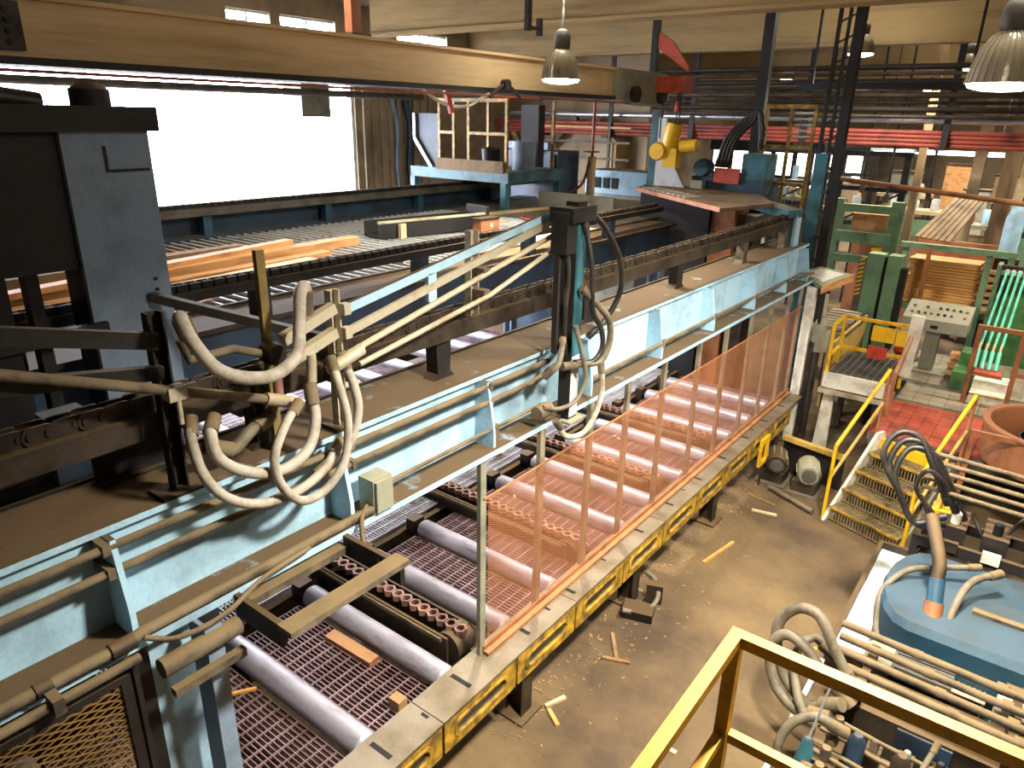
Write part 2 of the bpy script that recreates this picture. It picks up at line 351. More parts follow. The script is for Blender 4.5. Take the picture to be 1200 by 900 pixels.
# third girder
g3 = thing('blue_girder', 'far blue steel girder with a grey rail below the big bright window', 'girder', (-9.1, 6.5, 2.5))
MB().box(-9.12,-9.07,-.45,13,2.55,3.0).build('web', 'navy_paint_shade', g3)
MB().box(-9.35,-8.9,-.45,13,2.5,2.55).build('bottom_flange', 'navy_paint_shade', g3)
MB().box(-9.35,-8.9,-.45,13,3.0,3.04).build('top_flange', 'navy_paint_shade', g3)
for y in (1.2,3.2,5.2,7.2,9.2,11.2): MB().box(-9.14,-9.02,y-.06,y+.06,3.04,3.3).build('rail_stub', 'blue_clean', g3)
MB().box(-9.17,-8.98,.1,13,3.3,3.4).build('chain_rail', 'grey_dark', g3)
MB().box(-9.3,-9.2,.1,12,3.04,3.32).build('backing_plate', 'navy_paint_shade', g3)
# columns carrying girders
for i, (x, y) in enumerate(((-2.95,-.3),(-5.2,-.3),(-5.2,10.75),(-9.15,-.3),(-9.15,6.9),(-9.15,12))):
    lb = ['blue support column at the near left end of the light-blue girder','blue support column at the near end of the middle girder','blue support column at the far end of the middle girder','support column under the far girder, nearest','support column under the far girder, middle one','support column under the far girder, farthest'][i]
    t = thing('support_column', lb, 'column', (x,y,0), 'columns under the girders'); zt = 2.43 if i == 0 else 2.5
    MB().box(x-.1,x+.1,y-.012,y+.012,.02,zt).box(x-.1,x-.08,y-.1,y+.1,.02,zt).box(x+.08,x+.1,y-.1,y+.1,.02,zt).build('h_section', 'blue_dull', t)
    MB().box(x-.17,x+.17,y-.17,y+.17,0,.02).build('base_plate', 'grimy_steel', t)
# roller chain on the near rail: each link its own piece
ch = thing('drive_chain', 'heavy oily drive chain lying on the near chain rail', 'chain', (-3.11, .2, 3.33))
def linkmesh(name, m):
    b = MB()
    for s_ in (-1, 1):
        pts = []
        for k in range(8): a = math.pi/2+math.pi*k/7; pts.append((-.035+.028*math.cos(a), .030+.028*math.sin(a)))
        for k in range(8): a = -math.pi/2+math.pi*k/7; pts.append((.035+.028*math.cos(a), .030+.028*math.sin(a)))
        x = s_*.03
        n0 = len(b.v); b.prism(pts, 'x', x-.006, x+.006)
    b.cyl((-.042,-.035,.03),(.042,-.035,.03),.013,8).cyl((-.042,.035,.03),(.042,.035,.03),.013,8)
    return b.mesh(name, m)
lm = linkmesh('link', 'grimy_steel')
for k in range(98):
    o = bpy.data.objects.new('link', lm); COL.objects.link(o); o.parent = ch; o.location = (0, k*.105, .0); o.scale = (1.15 if k % 2 else .9, 1, 1.35)
def chain_joined(x, y0, y1, z, label, name='drive_chain', m='black_steel', dustm=None):
    b = MB(); n = int((y1-y0)/.1)
    for k in range(n):
        y = y0 + k*.1
        b.box(x-.045,x-.03,y,y+.085,z,z+.055).box(x+.03,x+.045,y,y+.085,z,z+.055).cyl((x-.05,y+.02,z+.028),(x+.05,y+.02,z+.028),.016,6).box(x-.025,x+.025,y+.035,y+.1,z+.004,z+.05)
    t = thing(name, label, 'chain', (x,(y0+y1)/2,z)); stuff(b.build('links', m, t)); return t
chain_joined(-5.085, .3, 10.3, 3.34, 'oily drive chain lying on the middle chain rail')
chain_joined(-9.07, .3, 12.8, 3.4, 'drive chain lying on the far rail below the window')

# ---------------------------------------------------------------- conduits on the near girder
def pipe(name, pts, r, m, label, cat='pipe', group=None, n=10): return solo(MB().tube(pts, r, n), name, m, label, cat, group)
def hose(name, pts, r, m, label, group=None):
    c = [sum(p[i] for p in pts)/len(pts) for i in range(2)] + [min(p[2] for p in pts)]
    t_ = thing(name, label, 'hose', c, group); MB().hose(pts, r).build('tube', m, t_)
    if r >= .016:
        for a, b in ((pts[0], pts[1]), (pts[-1], pts[-2])):
            d = (Vector(b)-Vector(a)).normalized(); p = Vector(a)
            MB().tube([p-d*r*1.2, p+d*r*.2, p+d*r*2.6, p+d*r*2.8], r*1.28, 10).build('ferrule', 'hose_black' if m == 'hose_black' else 'dusty_pipe', t_)
    return t_
t = thing('conduit_pipe', 'dusty conduit along the top of the light-blue girder, upper of two', 'pipe', (-2.84,2.2,2.86))
MB().tube([(-2.84,.1,2.90),(-2.84,4.2,2.90)],.019,12).build('tube', 'dusty_pipe', t)
for y in (1.0,2.3,3.5): MB().box(-2.94,-2.816,y-.015,y+.015,2.876,2.924).build('clamp', 'dusty_pipe', t)
t = thing('conduit_pipe', 'dusty conduit along the light-blue girder, lower of the two near its top', 'pipe', (-2.82,2.2,2.75))
MB().tube([(-2.83,.1,2.79),(-2.83,4.0,2.79),(-2.81,4.25,2.86)],.019,12).build('tube', 'dusty_pipe', t)
for y in (1.0,2.3,3.5): MB().box(-2.94,-2.806,y-.015,y+.015,2.766,2.814).build('clamp', 'dusty_pipe', t)
t = thing('conduit_pipe', 'thin conduit from the grey switch box along the lower blue web', 'pipe', (-2.8,3.2,2.55))
MB().tube([(-2.8,2.5,2.59),(-2.8,4.0,2.60)],.013,10).build('tube', 'dusty_pipe', t)
MB().box(-2.95,-2.77,3.49,3.53,2.56,2.63).build('clamp', 'dusty_pipe', t)
t = thing('conduit_pipe', 'thin conduit along the lower blue web beyond the hose post', 'pipe', (-2.8,7.5,2.59))
MB().tube([(-2.79,4.75,2.61),(-2.79,10.3,2.63),(-2.7,10.6,2.6)],.017,10).build('tube', 'dusty_pipe', t)
for y in (6.03,7.27,8.5,9.67): MB().box(-2.815,-2.765,y-.025,y+.025,2.585,2.655).build('coupling', 'dusty_pipe', t)
t = thing('conduit_pipe', 'thick brown conduit lying on the bottom flange at the lower left', 'pipe', (-2.74,1.3,2.47))
MB().tube([(-2.72,.1,2.505),(-2.72,.97,2.505),(-2.75,1.05,2.50),(-2.76,2.36,2.50)],.026,12).build('tube', 'dusty_pipe', t)
MB().tube([(-2.72,.9,2.505),(-2.72,1.0,2.505)],.036,12).build('coupling', 'grimy_steel', t)
MB().tube([(-2.72,.62,2.505),(-2.72,.68,2.505)],.033,12).build('coupling', 'grimy_steel', t)
t = thing('conduit_pipe', 'second conduit beside the thick one at the lower left flange', 'pipe', (-2.65,.6,2.42))
MB().tube([(-2.645,.1,2.47),(-2.645,.98,2.47)],.021,12).build('tube', 'dusty_pipe', t)
MB().box(-2.69,-2.61,.64,.68,2.435,2.505).build('bracket', 'dusty_pipe', t)
hose('cable', [(-2.72,1.04,2.49),(-2.66,1.15,2.45),(-2.63,1.35,2.46),(-2.68,1.6,2.50),(-2.72,1.9,2.50)], .013, 'dusty_pipe', 'dusty cable bowing out from the conduit coupling at the lower left')
b = thing('switch_box', 'small grey electrical box on the bottom flange of the light-blue girder', 'electrical box', (-2.79,2.43,2.47))
MB().box(-2.86,-2.74,2.36,2.5,2.47,2.68).build('body', 'grey_paint', b)
MB().box(-2.74,-2.72,2.37,2.49,2.48,2.67).build('cover', 'grey_paint', b)
hose('cable', [(-2.8,2.37,2.52),(-2.72,2.25,2.5),(-2.62,2.18,2.4),(-2.5,2.16,2.43),(-2.45,2.13,2.40)], .014, 'dusty_pipe', 'dusty cable looping from the grey switch box onto the bracket frame')
# bracket frame sticking out
b = thing('bracket_frame', 'rectangular dusty steel bracket frame sticking out over the rollers', 'bracket', (-2.6,1.82,2.32))
MB().box(-2.74,-2.38,1.47,1.5,2.33,2.45).build('side_arm', 'black_steel', b)
MB().box(-2.74,-2.3,2.13,2.16,2.33,2.45).build('side_arm', 'black_steel', b)
MB().box(-2.40,-2.30,1.47,2.2,2.42,2.45).box(-2.40,-2.38,1.5,2.13,2.36,2.42).build('front_bar', 'dusty_pipe', b)
MB().box(-2.80,-2.70,1.5,2.13,2.36,2.40).build('rear_ledge', 'dusty_pipe', b)
b = thing('pipe_roll', 'short dusty steel roll beside the bracket frame at the lower left', 'roll', (-2.6,1.25,2.3))
MB().tube([(-2.64,1.05,2.36),(-2.64,1.42,2.36)],.046,14).build('roll', 'dusty_pipe', b)
MB().box(-2.6,-2.56,1.06,1.4,2.24,2.28).build('lower_bar', 'dusty_pipe', b)
# left posts and panel
p = thing('guard_post', 'black steel guard post at the lower left beside the brown mesh', 'post', (-2.72,.98,0))
MB().box(-2.78,-2.66,.95,.97,0,2.43).box(-2.78,-2.76,.97,1.06,0,2.43).build('channel', 'black_steel', p)
p = thing('guard_post', 'blue-black steel guard post in front of the first roller', 'post', (-2.72,1.3,0))
MB().box(-2.78,-2.64,1.26,1.28,0,2.43).box(-2.66,-2.64,1.28,1.34,0,2.43).build('channel', 'blue_dull', p)
solo(MB().box(-2.86,-2.84,1.0,1.32,0,2.43), 'blue_steel_sheet', 'blue_paint', 'pale blue steel panel between two guard posts at the lower left', 'panel')
# ================================================================ EXPANDED-METAL GUARDS
def expanded(x, y0, y1, z0, z1, cy, cz, wd, th):
    """diamond mesh in the plane X = x: zig-zag strands with depth"""
    b = MB(); ny = int((y1-y0)/cy); nz = int((z1-z0)/cz)
    cy = (y1-y0)/ny; cz = (z1-z0)/nz
    for j in range(nz):
        zc = z0 + (j+.5)*cz
        for sg in (-1, 1):
            n0 = len(b.v); vs = []; fs = []
            for i in range(2*ny+1):
                y = y0 + i*cy/2; z = zc + sg*(cz/2 if i % 2 else 0) - sg*(wd*.35 if i % 2 else 0) + sg*0
                dx = th*(.5 if i % 2 else -.5)*sg
                vs += [(x+dx, y, z-wd/2), (x+dx, y, z+wd/2)]
            for i in range(2*ny): fs.append((2*i, 2*i+2, 2*i+3, 2*i+1))
            b._a(vs, fs)
    return b
def flatbuild(mb, name, m, parent):
    org = ORG[parent]; me = bpy.data.meshes.new(name); o_ = Vector(org)
    me.from_pydata([tuple(Vector(p)-o_) for p in mb.v], [], mb.f); me.update(); me.materials.append(M[m])
    o = bpy.data.objects.new(name, me); COL.objects.link(o); o.parent = parent; ORG[o] = org; return stuff(o)
mg = thing('mesh_guard', 'long orange expanded-metal guard standing along the roller conveyor', 'guard', (-2.77, 6.9, .8))
flatbuild(expanded(-2.755, 3.4, 10.45, .86, 2.13, .034, .0175, .0036, .004), 'wire_mesh', 'orange_mesh', mg)
MB().box(-2.77,-2.71,3.36,10.5,.80,.83).box(-2.77,-2.755,3.36,10.5,.83,.87).build('bottom_rail', 'rust_paint', mg)
MB().box(-2.762,-2.752,3.36,10.5,2.122,2.134).build('top_rail', 'orange_mesh', mg)
for i, y in enumerate((3.36,4.06,4.77,5.40,6.13,6.95,7.70,8.49,9.2,9.92,10.45)):
    MB().box(-2.80,-2.765,y-.03,y+.03,.80,2.43).build('post', 'post_grey' if i else 'grey_paint', mg)
mg = thing('mesh_guard', 'brown expanded-metal guard panel in the lower left corner', 'guard', (-2.68,.5,1.4))
flatbuild(expanded(-2.68, .05, .9, 1.3, 2.37, .062, .034, .0085, .003), 'wire_mesh', 'brown_mesh', mg)
MB().box(-2.70,-2.67,.0,.94,2.37,2.40).box(-2.70,-2.67,.9,.94,1.25,2.37).box(-2.70,-2.67,0,.94,1.25,1.3).build('frame', 'black_steel', mg)

# ================================================================ ROLLER CONVEYORS
ROLL = [.82,1.54,2.28,3.05,3.76,4.42,5.65,6.32,7.05,7.75,8.5,9.2,9.9]
CHN = [3.40,5.05,6.68,8.12]
def grating(x0, x1, y0, y1, z, px, py, bw=.006, bh=.03):
    b = MB()
    n = max(1, round((y1-y0)/py))
    for i in range(n+1): y = y0+(y1-y0)*i/n; b.box(x0,x1,y-bw/2,y+bw/2,z-bh,z)
    n = max(1, round((x1-x0)/px))
    for i in range(n+1): x = x0+(x1-x0)*i/n; b.box(x-bw*.6,x+bw*.6,y0,y1,z-bh*.5,z+.002)
    return b
def conveyor(x0, x1, label, near):
    t = thing('roller_conveyor', label, 'conveyor', ((x0+x1)/2, 5.5, 0), 'roller conveyors')
    xm = (x0+x1)/2; first = None
    for y in ROLL:
        if first is None:
            r = MB().lathe([(.0,x0),(.075,x0),(.093,x0+.02),(.093,x1-.02),(.075,x1),(0,x1)], (0,0,0), 28, (1,0,0))
            r.v = [(a, b_+y, c+.735) for a, b_, c in r.v]
            first = r.build('roller', 'roller_steel', t)
            e = MB().cyl((x0-.09,y,.735),(x0+.005,y,.735),.035,12).box(x0-.16,x0-.05,y-.07,y+.07,.64,.82).build('bearing_block', 'grimy_steel', first); fy = y
        else:
            c = dup(first, t, (0, y-fy, 0)); dup(e, c, (0,0,0))
    # gratings in the bays
    for a, b_ in zip([.1]+ROLL, ROLL+[10.5]):
        lo, hi = a+.13, b_-.13
        for cy in CHN:
            if lo < cy < hi:
                if cy-.17-lo > .1: grating(x0+.02, x1-.04, lo, cy-.17, .71, .1, .035).build('grating_panel', 'grating_rust', t)
                lo = cy+.17
        if hi-lo > .1: grating(x0+.02, x1-.04, lo, hi, .71, .1, .035).build('grating_panel', 'grating_rust', t)
    for y in (.5,2.0,3.6,5.4,7.4,9.6):
        MB().box(x0,x1,y-.06,y+.06,.45,.57).build('cross_member', 'grimy_steel', t)
    MB().box(x0-.2,x0-.14,.1,10.6,.45,.70).build('rear_beam', 'grimy_steel', t)
    return t
cv = conveyor(-4.42, -2.85, 'near roller conveyor with yellow slotted front edge and grey rollers', True)
# front edge: top plates, fascia panels, dark slot inlays, legs
def rrect(hy, hz, r, n):
    P = []
    for cy, cz, a0 in ((hy-r,hz-r,0),(-hy+r,hz-r,90),(-hy+r,-hz+r,180),(hy-r,-hz+r,270)):
        for k in range(n): a = math.radians(a0+90*k/(n-1)); P.append((cy+r*math.cos(a), cz+r*math.sin(a)))
    return P
pitch = .82; y0 = 3.10-pitch*3
fm = None
for k in range(12):
    yc = y0 + k*pitch
    if fm is None:
        b = MB(); n = 6; inn = rrect(.27,.055,.054,n); out = rrect(pitch/2-.012,.135,.012,n); mid = rrect(.30,.075,.06,n)
        N = len(inn)
        def loops(L):
            vs = []; fs = []
            for lp, dx in L: vs += [(-2.55+dx, yc+p[0], .645+p[1]) for p in lp]
            for i in range(len(L)-1):
                for j in range(N): fs.append((i*N+j, i*N+(j+1)%N, (i+1)*N+(j+1)%N, (i+1)*N+j))
            b._a(vs, fs)
        loops([(out,-.03),(out,0),(mid,0),(mid,.008),(inn,.008),(inn,-.03)])
        fp = b.build('fascia_panel', 'yellow_paint', cv)
        wm = expanded(-2.565, yc-.27, yc+.27, .592, .698, .03, .016, .004, .003); ins = flatbuild(wm, 'mesh_insert', 'grey_dark', fp)
        bk = MB().box(-2.60,-2.595,yc-.3,yc+.3,.57,.72).build('backing_plate', 'slot_black', fp)
        fm = fp
    else:
        c = dup(fm, cv, (0,k*pitch,0)); dup(ins, c, (0,0,0)); dup(bk, c, (0,0,0))
edges = [.1] + [4.33-2*2*pitch, 4.33-2*pitch, 4.33, 4.33+2*pitch, 4.33+4*pitch, 4.33+6*pitch] + [10.5]
edges = sorted(e for e in edges if .1 <= e <= 10.5)
for a, b_ in zip(edges, edges[1:]):
    MB().box(-2.85,-2.545,a+.004,b_-.004,.78,.80).box(-2.85,-2.84,a+.004,b_-.004,.70,.78).build('top_plate', 'plate_steel', cv)
for y in ROLL: MB().box(-2.80,-2.62,y-.018,y+.018,.795,.8015).build('slot_shade', 'slot_black', cv)  # thin black inlays stand in for the shade inside the plate slots
for y in (2.66,4.1,5.0,6.7,8.8): MB().box(-2.72,-2.66,y-.012,y+.012,.795,.8015).build('slot_shade', 'slot_black', cv)
for y in (.6,2.2,3.75,5.6,7.6,9.8): MB().box(-2.78,-2.62,y-.01,y+.01,.02,.5).box(-2.78,-2.77,y-.07,y+.07,.02,.5).box(-2.63,-2.62,y-.07,y+.07,.02,.5).box(-2.84,-2.56,y-.14,y+.14,0,.02).build('leg', 'grimy_steel', cv)
for y in (.6,3.75,7.6,9.8): MB().box(-4.6,-4.48,y-.06,y+.06,0,.5).build('leg', 'grimy_steel', cv)
cv2 = conveyor(-8.7, -6.9, 'far roller conveyor lit by the window, seen through the girder gap', False)
for y in (.6,3.75,7.6,9.8):
    for x in (-8.8,-6.85): MB().box(x-.06,x+.06,y-.06,y+.06,0,.5).build('leg', 'grimy_steel', cv2)
# grating walkway between the two conveyors
gw = thing('grating_walkway', 'bright zinc grating walkway behind the near rollers', 'walkway', (-5.6,5.5,.6))
ys = [.2]+[v for cy in CHN for v in (cy-.17, cy+.17)]+[10.4]
iv = []
for a, b_ in zip(ys[::2], ys[1::2]):
    n = max(1, round((b_-a)/1.1)); iv += [(a+(b_-a)*k/n, a+(b_-a)*(k+1)/n) for k in range(n)]
for a, b_ in iv:
    for xa, xb in ((-6.75,-5.7),(-5.66,-4.64)): grating(xa, xb, a+.01, b_-.01, .74, .1, .034, .006).build('grating_panel', 'grating_zinc', gw)
for y in (.3,2.6,5.6,7.5,10.2): MB().box(-6.78,-4.66,y-.05,y+.05,0,.70).build('trestle', 'grimy_steel', gw)
# cross transfer chains
ring = None
for ci, cy in enumerate(CHN):
    t = thing('transfer_chain', ['pink-brown cross transfer chain nearest the bracket frame','second cross transfer chain, just behind the first mesh post','third cross transfer chain, seen through the orange guard','farthest cross transfer chain, at the far end of the rollers'][ci], 'chain conveyor', (-4, cy, .5), 'cross transfer chains')
    MB().box(-6.6,-3.05,cy-.13,cy-.11,.56,.84).box(-6.6,-3.05,cy+.11,cy+.13,.56,.84).box(-6.6,-3.05,cy-.13,cy+.13,.55,.57).build('housing', 'grimy_steel', t)
    MB().box(-6.6,-3.1,cy-.15,cy-.125,.80,.83).build('guide_strip', 'dusty_pipe', t)
    MB().cyl((-3.07,cy-.1,.74),(-3.07,cy+.1,.74),.12,20).build('sprocket', 'grimy_steel', t)
    MB().box(-6.6,-6.5,cy-.1,cy+.1,0,.56).box(-3.3,-3.2,cy-.1,cy+.1,0,.56).build('foot', 'grimy_steel', t)
    if ring is None:
        b = MB(); n = 6
        inn = [(.034*math.cos(2*math.pi*k/n+math.pi/6), .034*math.sin(2*math.pi*k/n+math.pi/6)) for k in range(n)]
        out = [(.053*math.cos(2*math.pi*k/n+math.pi/6), .056*math.sin(2*math.pi*k/n+math.pi/6)) for k in range(n)]
        vs = [(p[0],p[1],z) for lp, z in ((inn,0),(inn,.05),(out,.05),(out,0)) for p in lp]
        fs = [(i*n+j, i*n+(j+1)%n, ((i+1)%4)*n+(j+1)%n, ((i+1)%4)*n+j) for i in range(4) for j in range(n)]
        b._a(vs, fs); ring = b.mesh('link', 'chain_rust')
    for k in range(36):
        for s_ in (0,):
            o = bpy.data.objects.new('link', ring); COL.objects.link(o); o.parent = t; o.location = (-2.5+.96+.01 - .1*k - .5 + .0, 0, .335)
            o.location.x = (-3.02 - .098*k) + 4; o.location.y = 0
# loose pieces around the rollers
w = solo(MB().obox((-3.6,3.46+.23,.73),(.5,.1,.04),(0,0,.03)), 'steel_strap', 'rust_paint', 'flat brown steel strap lying on the grating before the second roller', 'strap')
w.location = (-3.65, 2.84, .71)
solo(MB().obox((-3.95,2.0,.725),(.34,.022,.02),(0,0,1.0)), 'wood_stick', 'wood_orange', 'orange wood stick lying on the grating below the first roller', 'stick')
solo(MB().box(-3.0,-2.9,2.62,2.7,.71,.8), 'wood_block', 'chip_wood', 'small brown block at the plate edge between first and second roller', 'block')
solo(MB().obox((-5.0,4.75,.75),(.3,.2,.02),(0,0,.2)), 'board_piece', 'chip_wood', 'brown board scrap lying on the zinc grating by the second transfer chain', 'board')
solo(MB().obox((-4.9,6.1,.76),(.25,.06,.04),(0,0,.9)), 'board_piece', 'wood_fresh', 'pale board end on the grating beside the first mesh post', 'board')
for k in range(14):
    x = random.uniform(-4.3,-3.0); y = random.uniform(5.0,9.5)
    solo(MB().obox((x,y,.72),(random.uniform(.03,.09),.02,.012),(0,0,random.uniform(0,3))), 'wood_chip', 'wood_pale', 'pale wood chip lying on the grating behind the orange mesh', 'chip', 'chips behind the mesh guard')
# ================================================================ PIPE STANDS, PIPES AND HOSES ABOVE THE NEAR GIRDER
def channel(b, x, y, z0, z1, w=.06, d=.05, t=.008):
    return b.box(x-d/2,x+d/2,y-w/2,y-w/2+t,z0,z1).box(x-d/2,x+d/2,y+w/2-t,y+w/2,z0,z1).box(x-d/2,x-d/2+t,y-w/2,y+w/2,z0,z1)
p = thing('pipe_stand', 'black channel-steel pipe stand on the near girder left of the hoses', 'stand', (-2.98,1.4,2.96))
channel(MB(), -2.97, 1.41, 2.96, 3.8, .07).build('channel', 'black_steel', p)
MB().box(-3.05,-2.90,1.3,1.52,2.96,2.975).build('foot_plate', 'black_steel', p)
p = thing('pipe_stand', 'pale channel-steel pipe stand carrying the hose manifold', 'stand', (-2.92,2.35,2.96))
channel(MB(), -2.98, 2.36, 2.96, 3.73, .06).build('channel', 'pale_steel', p)
MB().box(-3.05,-2.91,2.28,2.44,2.96,2.975).build('foot_plate', 'grimy_steel', p)
p = thing('pipe_hanger', 'short pale channel hanger clamped across the sloping pipes', 'hanger', (-2.98,3.48,3.36))
channel(MB(), -2.98, 3.49, 3.37, 3.92, .08).build('channel', 'pale_steel', p)
for z in (3.52,3.66): MB().box(-2.96,-2.86,3.47,3.53,z,z+.03).build('clamp', 'dusty_pipe', p)
solo(MB().box(-3.0,-2.97,1.93,1.975,2.96,3.99), 'marker_post', 'olive_wood', 'slim worn yellow post rising through the hose cluster', 'post')
# sloping arms to the hose post
pp = [((-2.93,2.40,3.63),(-2.93,4.40,3.97),.05,.03,'blue_paint','flat pale-blue sloping arm, topmost of the four'),
      ((-2.93,2.40,3.50),(-2.91,4.40,3.93),.045,.025,'pale_steel','flat pale sloping arm just below the topmost one')]
for a, b_, w_, t_, m, lb in pp:
    q = thing('sloping_strut', lb+', running to the hose post', 'arm', (-2.93,3.4,3.5), 'sloping arms and pipes to the hose post')
    MB().bar(a, b_, t_, w_).build('bar', m, q); MB().box(a[0]-.022,a[0]+.022,a[1]-.022,a[1]+.022,a[2]-.03,a[2]+.03).build('end_clamp', 'pale_steel', q)
t = thing('hanging_strut', 'short pale-blue strut hanging between the sloping arms', 'strut', (-2.93,3.2,3.5)); MB().box(-2.945,-2.915,3.02,3.09,3.55,3.72).build('plate', 'blue_paint', t)
pipe('sloping_pipe', [(-2.88,2.36,3.40),(-2.86,4.42,3.86)], .018, 'pale_steel', 'round dusty sloping pipe, upper of two running to the hose post', 'pipe', 'sloping arms and pipes to the hose post')
pipe('sloping_pipe', [(-2.84,2.40,3.34),(-2.84,3.5,3.52),(-2.82,4.42,3.80)], .016, 'pale_steel', 'round dusty sloping pipe, lower of two running to the hose post', 'pipe', 'sloping arms and pipes to the hose post')
# bars to the left edge
solo(MB().bar((-2.95,.3,3.97),(-2.95,1.40,3.68),.05,.07), 'steel_bar', 'black_steel', 'dark steel bar sloping from the left edge to the black stand, upper', 'bar')
solo(MB().bar((-2.95,.3,3.72),(-2.95,1.40,3.54),.05,.06), 'steel_bar', 'black_steel', 'dark steel bar sloping from the left edge to the black stand, lower', 'bar')
t = thing('long_pipe', 'long dusty pipe from the left edge to the hose manifold', 'pipe', (-2.88,1.2,3.24))
MB().tube([(-2.88,.1,3.98),(-2.88,1.98,3.245)],.023,12).build('tube', 'dusty_pipe', t)
MB().tube([(-2.88,1.84,3.30),(-2.88,1.99,3.24)],.032,12).build('coupling', 'pale_steel', t)
MB().box(-2.91,-2.85,1.37,1.45,3.43,3.49).cyl((-2.86,1.41,3.32),(-2.86,1.41,3.46),.012,8).build('clamp', 'pale_steel', t)
# manifold blocks and hoses
t = thing('hose_manifold', 'pair of pale timber-like blocks with a pipe elbow at the hoses', 'manifold', (-2.9,2.2,3.3))
MB().bar((-2.9,1.98,3.56),(-2.9,2.30,3.66),.05,.055).build('block', 'pale_steel', t)
MB().bar((-2.9,2.0,3.44),(-2.9,2.30,3.53),.05,.055).build('block', 'pale_steel', t)
MB().hose([(-2.88,2.12,3.46),(-2.88,2.12,3.38),(-2.87,2.09,3.2),(-2.86,2.06,3.16)],.027).build('elbow', 'pale_steel', t)
MB().tube([(-2.84,2.2,3.36),(-2.84,2.42,3.42)],.034,12).build('collar', 'pale_steel', t)
t = thing('valve_assembly', 'small dusty valve and tee on the marker post behind the big hose', 'valve', (-2.95,1.7,3.4))
MB().tube([(-2.95,1.5,3.66),(-2.95,1.53,3.56),(-2.95,1.75,3.56),(-2.93,1.9,3.5)],.02,10).build('tube', 'dusty_pipe', t)
MB().lathe([(0,-.05),(.05,-.05),(.06,0),(.05,.05),(0,.05)],(-2.92,1.93,3.5),14,(1,0,0)).build('valve_body', 'grimy_steel', t)
MB().cyl((-2.9,1.93,3.42),(-2.9,1.93,3.28),.025,10).build('stem', 'chain_rust', t)
HB = 'beige hoses at the manifold'
hose('thick_hose', [(-2.86,1.49,3.72),(-2.8,1.44,3.80),(-2.74,1.45,3.70),(-2.72,1.55,3.55),(-2.70,1.75,3.48),(-2.72,1.92,3.53),(-2.78,2.0,3.66),(-2.84,2.06,3.78),(-2.88,2.12,3.80),(-2.9,2.13,3.70)], .031, 'hose_beige', 'thick beige hose swinging in a wide loop across the marker post', HB)
hose('thick_hose', [(-2.86,1.55,3.28),(-2.8,1.50,3.26),(-2.76,1.50,3.15),(-2.74,1.62,3.04),(-2.74,1.8,2.98),(-2.76,1.97,3.02),(-2.8,2.06,3.14),(-2.86,2.09,3.28)], .028, 'hose_beige', 'thick beige hose hanging in a shallow U below the long pipe', HB)
hose('hanging_hose', [(-2.84,2.22,3.40),(-2.76,2.19,3.3),(-2.72,2.2,3.1),(-2.70,2.14,2.9),(-2.70,2.0,2.79),(-2.70,1.86,2.80),(-2.70,1.76,2.93),(-2.70,1.74,3.08),(-2.74,1.84,3.2),(-2.8,1.96,3.25)], .023, 'hose_beige', 'beige hose in a deep teardrop loop in front of the blue web', HB)
hose('hanging_hose', [(-2.86,2.30,3.40),(-2.80,2.32,3.25),(-2.78,2.32,3.1),(-2.78,2.24,2.94),(-2.78,2.05,2.86)], .025, 'hose_beige', 'beige hose hanging just right of the deep teardrop loop', HB)
hose('hanging_hose', [(-2.88,1.46,3.30),(-2.82,1.42,3.25),(-2.76,1.42,3.1),(-2.74,1.5,2.96),(-2.74,1.65,2.86),(-2.74,1.85,2.83),(-2.76,2.05,2.87),(-2.8,2.2,2.96)], .024, 'hose_beige', 'thinner beige hose crossing behind the deep teardrop loop', HB)
hose('hanging_hose', [(-2.98,1.6,3.1),(-2.96,1.68,3.06),(-2.97,1.8,3.12),(-3.0,1.92,3.14)], .033, 'hose_grey', 'short grey hose stub behind the shallow U hose', HB)
# hose post with its black hoses
t = thing('hose_post', 'tall dark hose post bolted to the front of the light-blue girder', 'post', (-2.72,4.3,2.43))
MB().box(-2.775,-2.675,4.25,4.36,2.45,4.06).build('post', 'black_steel', t)
MB().box(-2.675,-2.67,4.25,4.36,2.95,4.0).build('face_plate', 'teal_paint', t)
MB().box(-2.83,-2.62,4.2,4.42,2.43,2.45).build('foot_plate', 'grey_paint', t)
MB().box(-2.79,-2.66,4.10,4.22,3.72,4.0).build('side_plate', 'black_steel', t)
for y_ in (4.12,4.19): MB().box(-2.76,-2.72,y_-.012,y_+.012,3.0,3.72).build('side_rod', 'black_steel', t)
MB().box(-2.672,-2.668,4.255,4.355,2.47,2.95).build('worn_plate', 'white_metal', t)
MB().box(-2.82,-2.63,4.12,4.42,3.93,4.03).build('head_bracket', 'black_steel', t)
HK = 'dark hoses at the hose post'
def kh(pts, r, m, lb): hose('dark_hose', pts, r, m, lb, HK)
kh([(-2.68,4.4,4.0),(-2.62,4.55,3.85),(-2.58,4.72,3.6),(-2.6,4.78,3.35),(-2.66,4.7,3.15),(-2.70,4.55,3.05)], .022, 'hose_black', 'black hose arching out widest on the right of the hose post')
kh([(-2.64,4.3,3.9),(-2.58,4.32,3.6),(-2.58,4.36,3.3),(-2.56,4.46,3.15),(-2.56,4.5,3.0),(-2.58,4.42,2.9),(-2.62,4.25,2.92)], .02, 'hose_black', 'black hose dropping along the front of the hose post')
kh([(-2.62,4.3,3.45),(-2.56,4.42,3.32),(-2.54,4.55,3.18),(-2.55,4.58,3.0),(-2.57,4.5,2.88),(-2.6,4.3,2.9),(-2.64,4.12,2.92)], .025, 'hose_grey', 'thick grey hose curling right around the hose post')
kh([(-2.56,4.5,2.85),(-2.55,4.52,2.65),(-2.55,4.45,2.48),(-2.56,4.3,2.36),(-2.6,4.12,2.38),(-2.64,4.05,2.5)], .022, 'hose_beige', 'pale hose hanging in a U below the hose post')
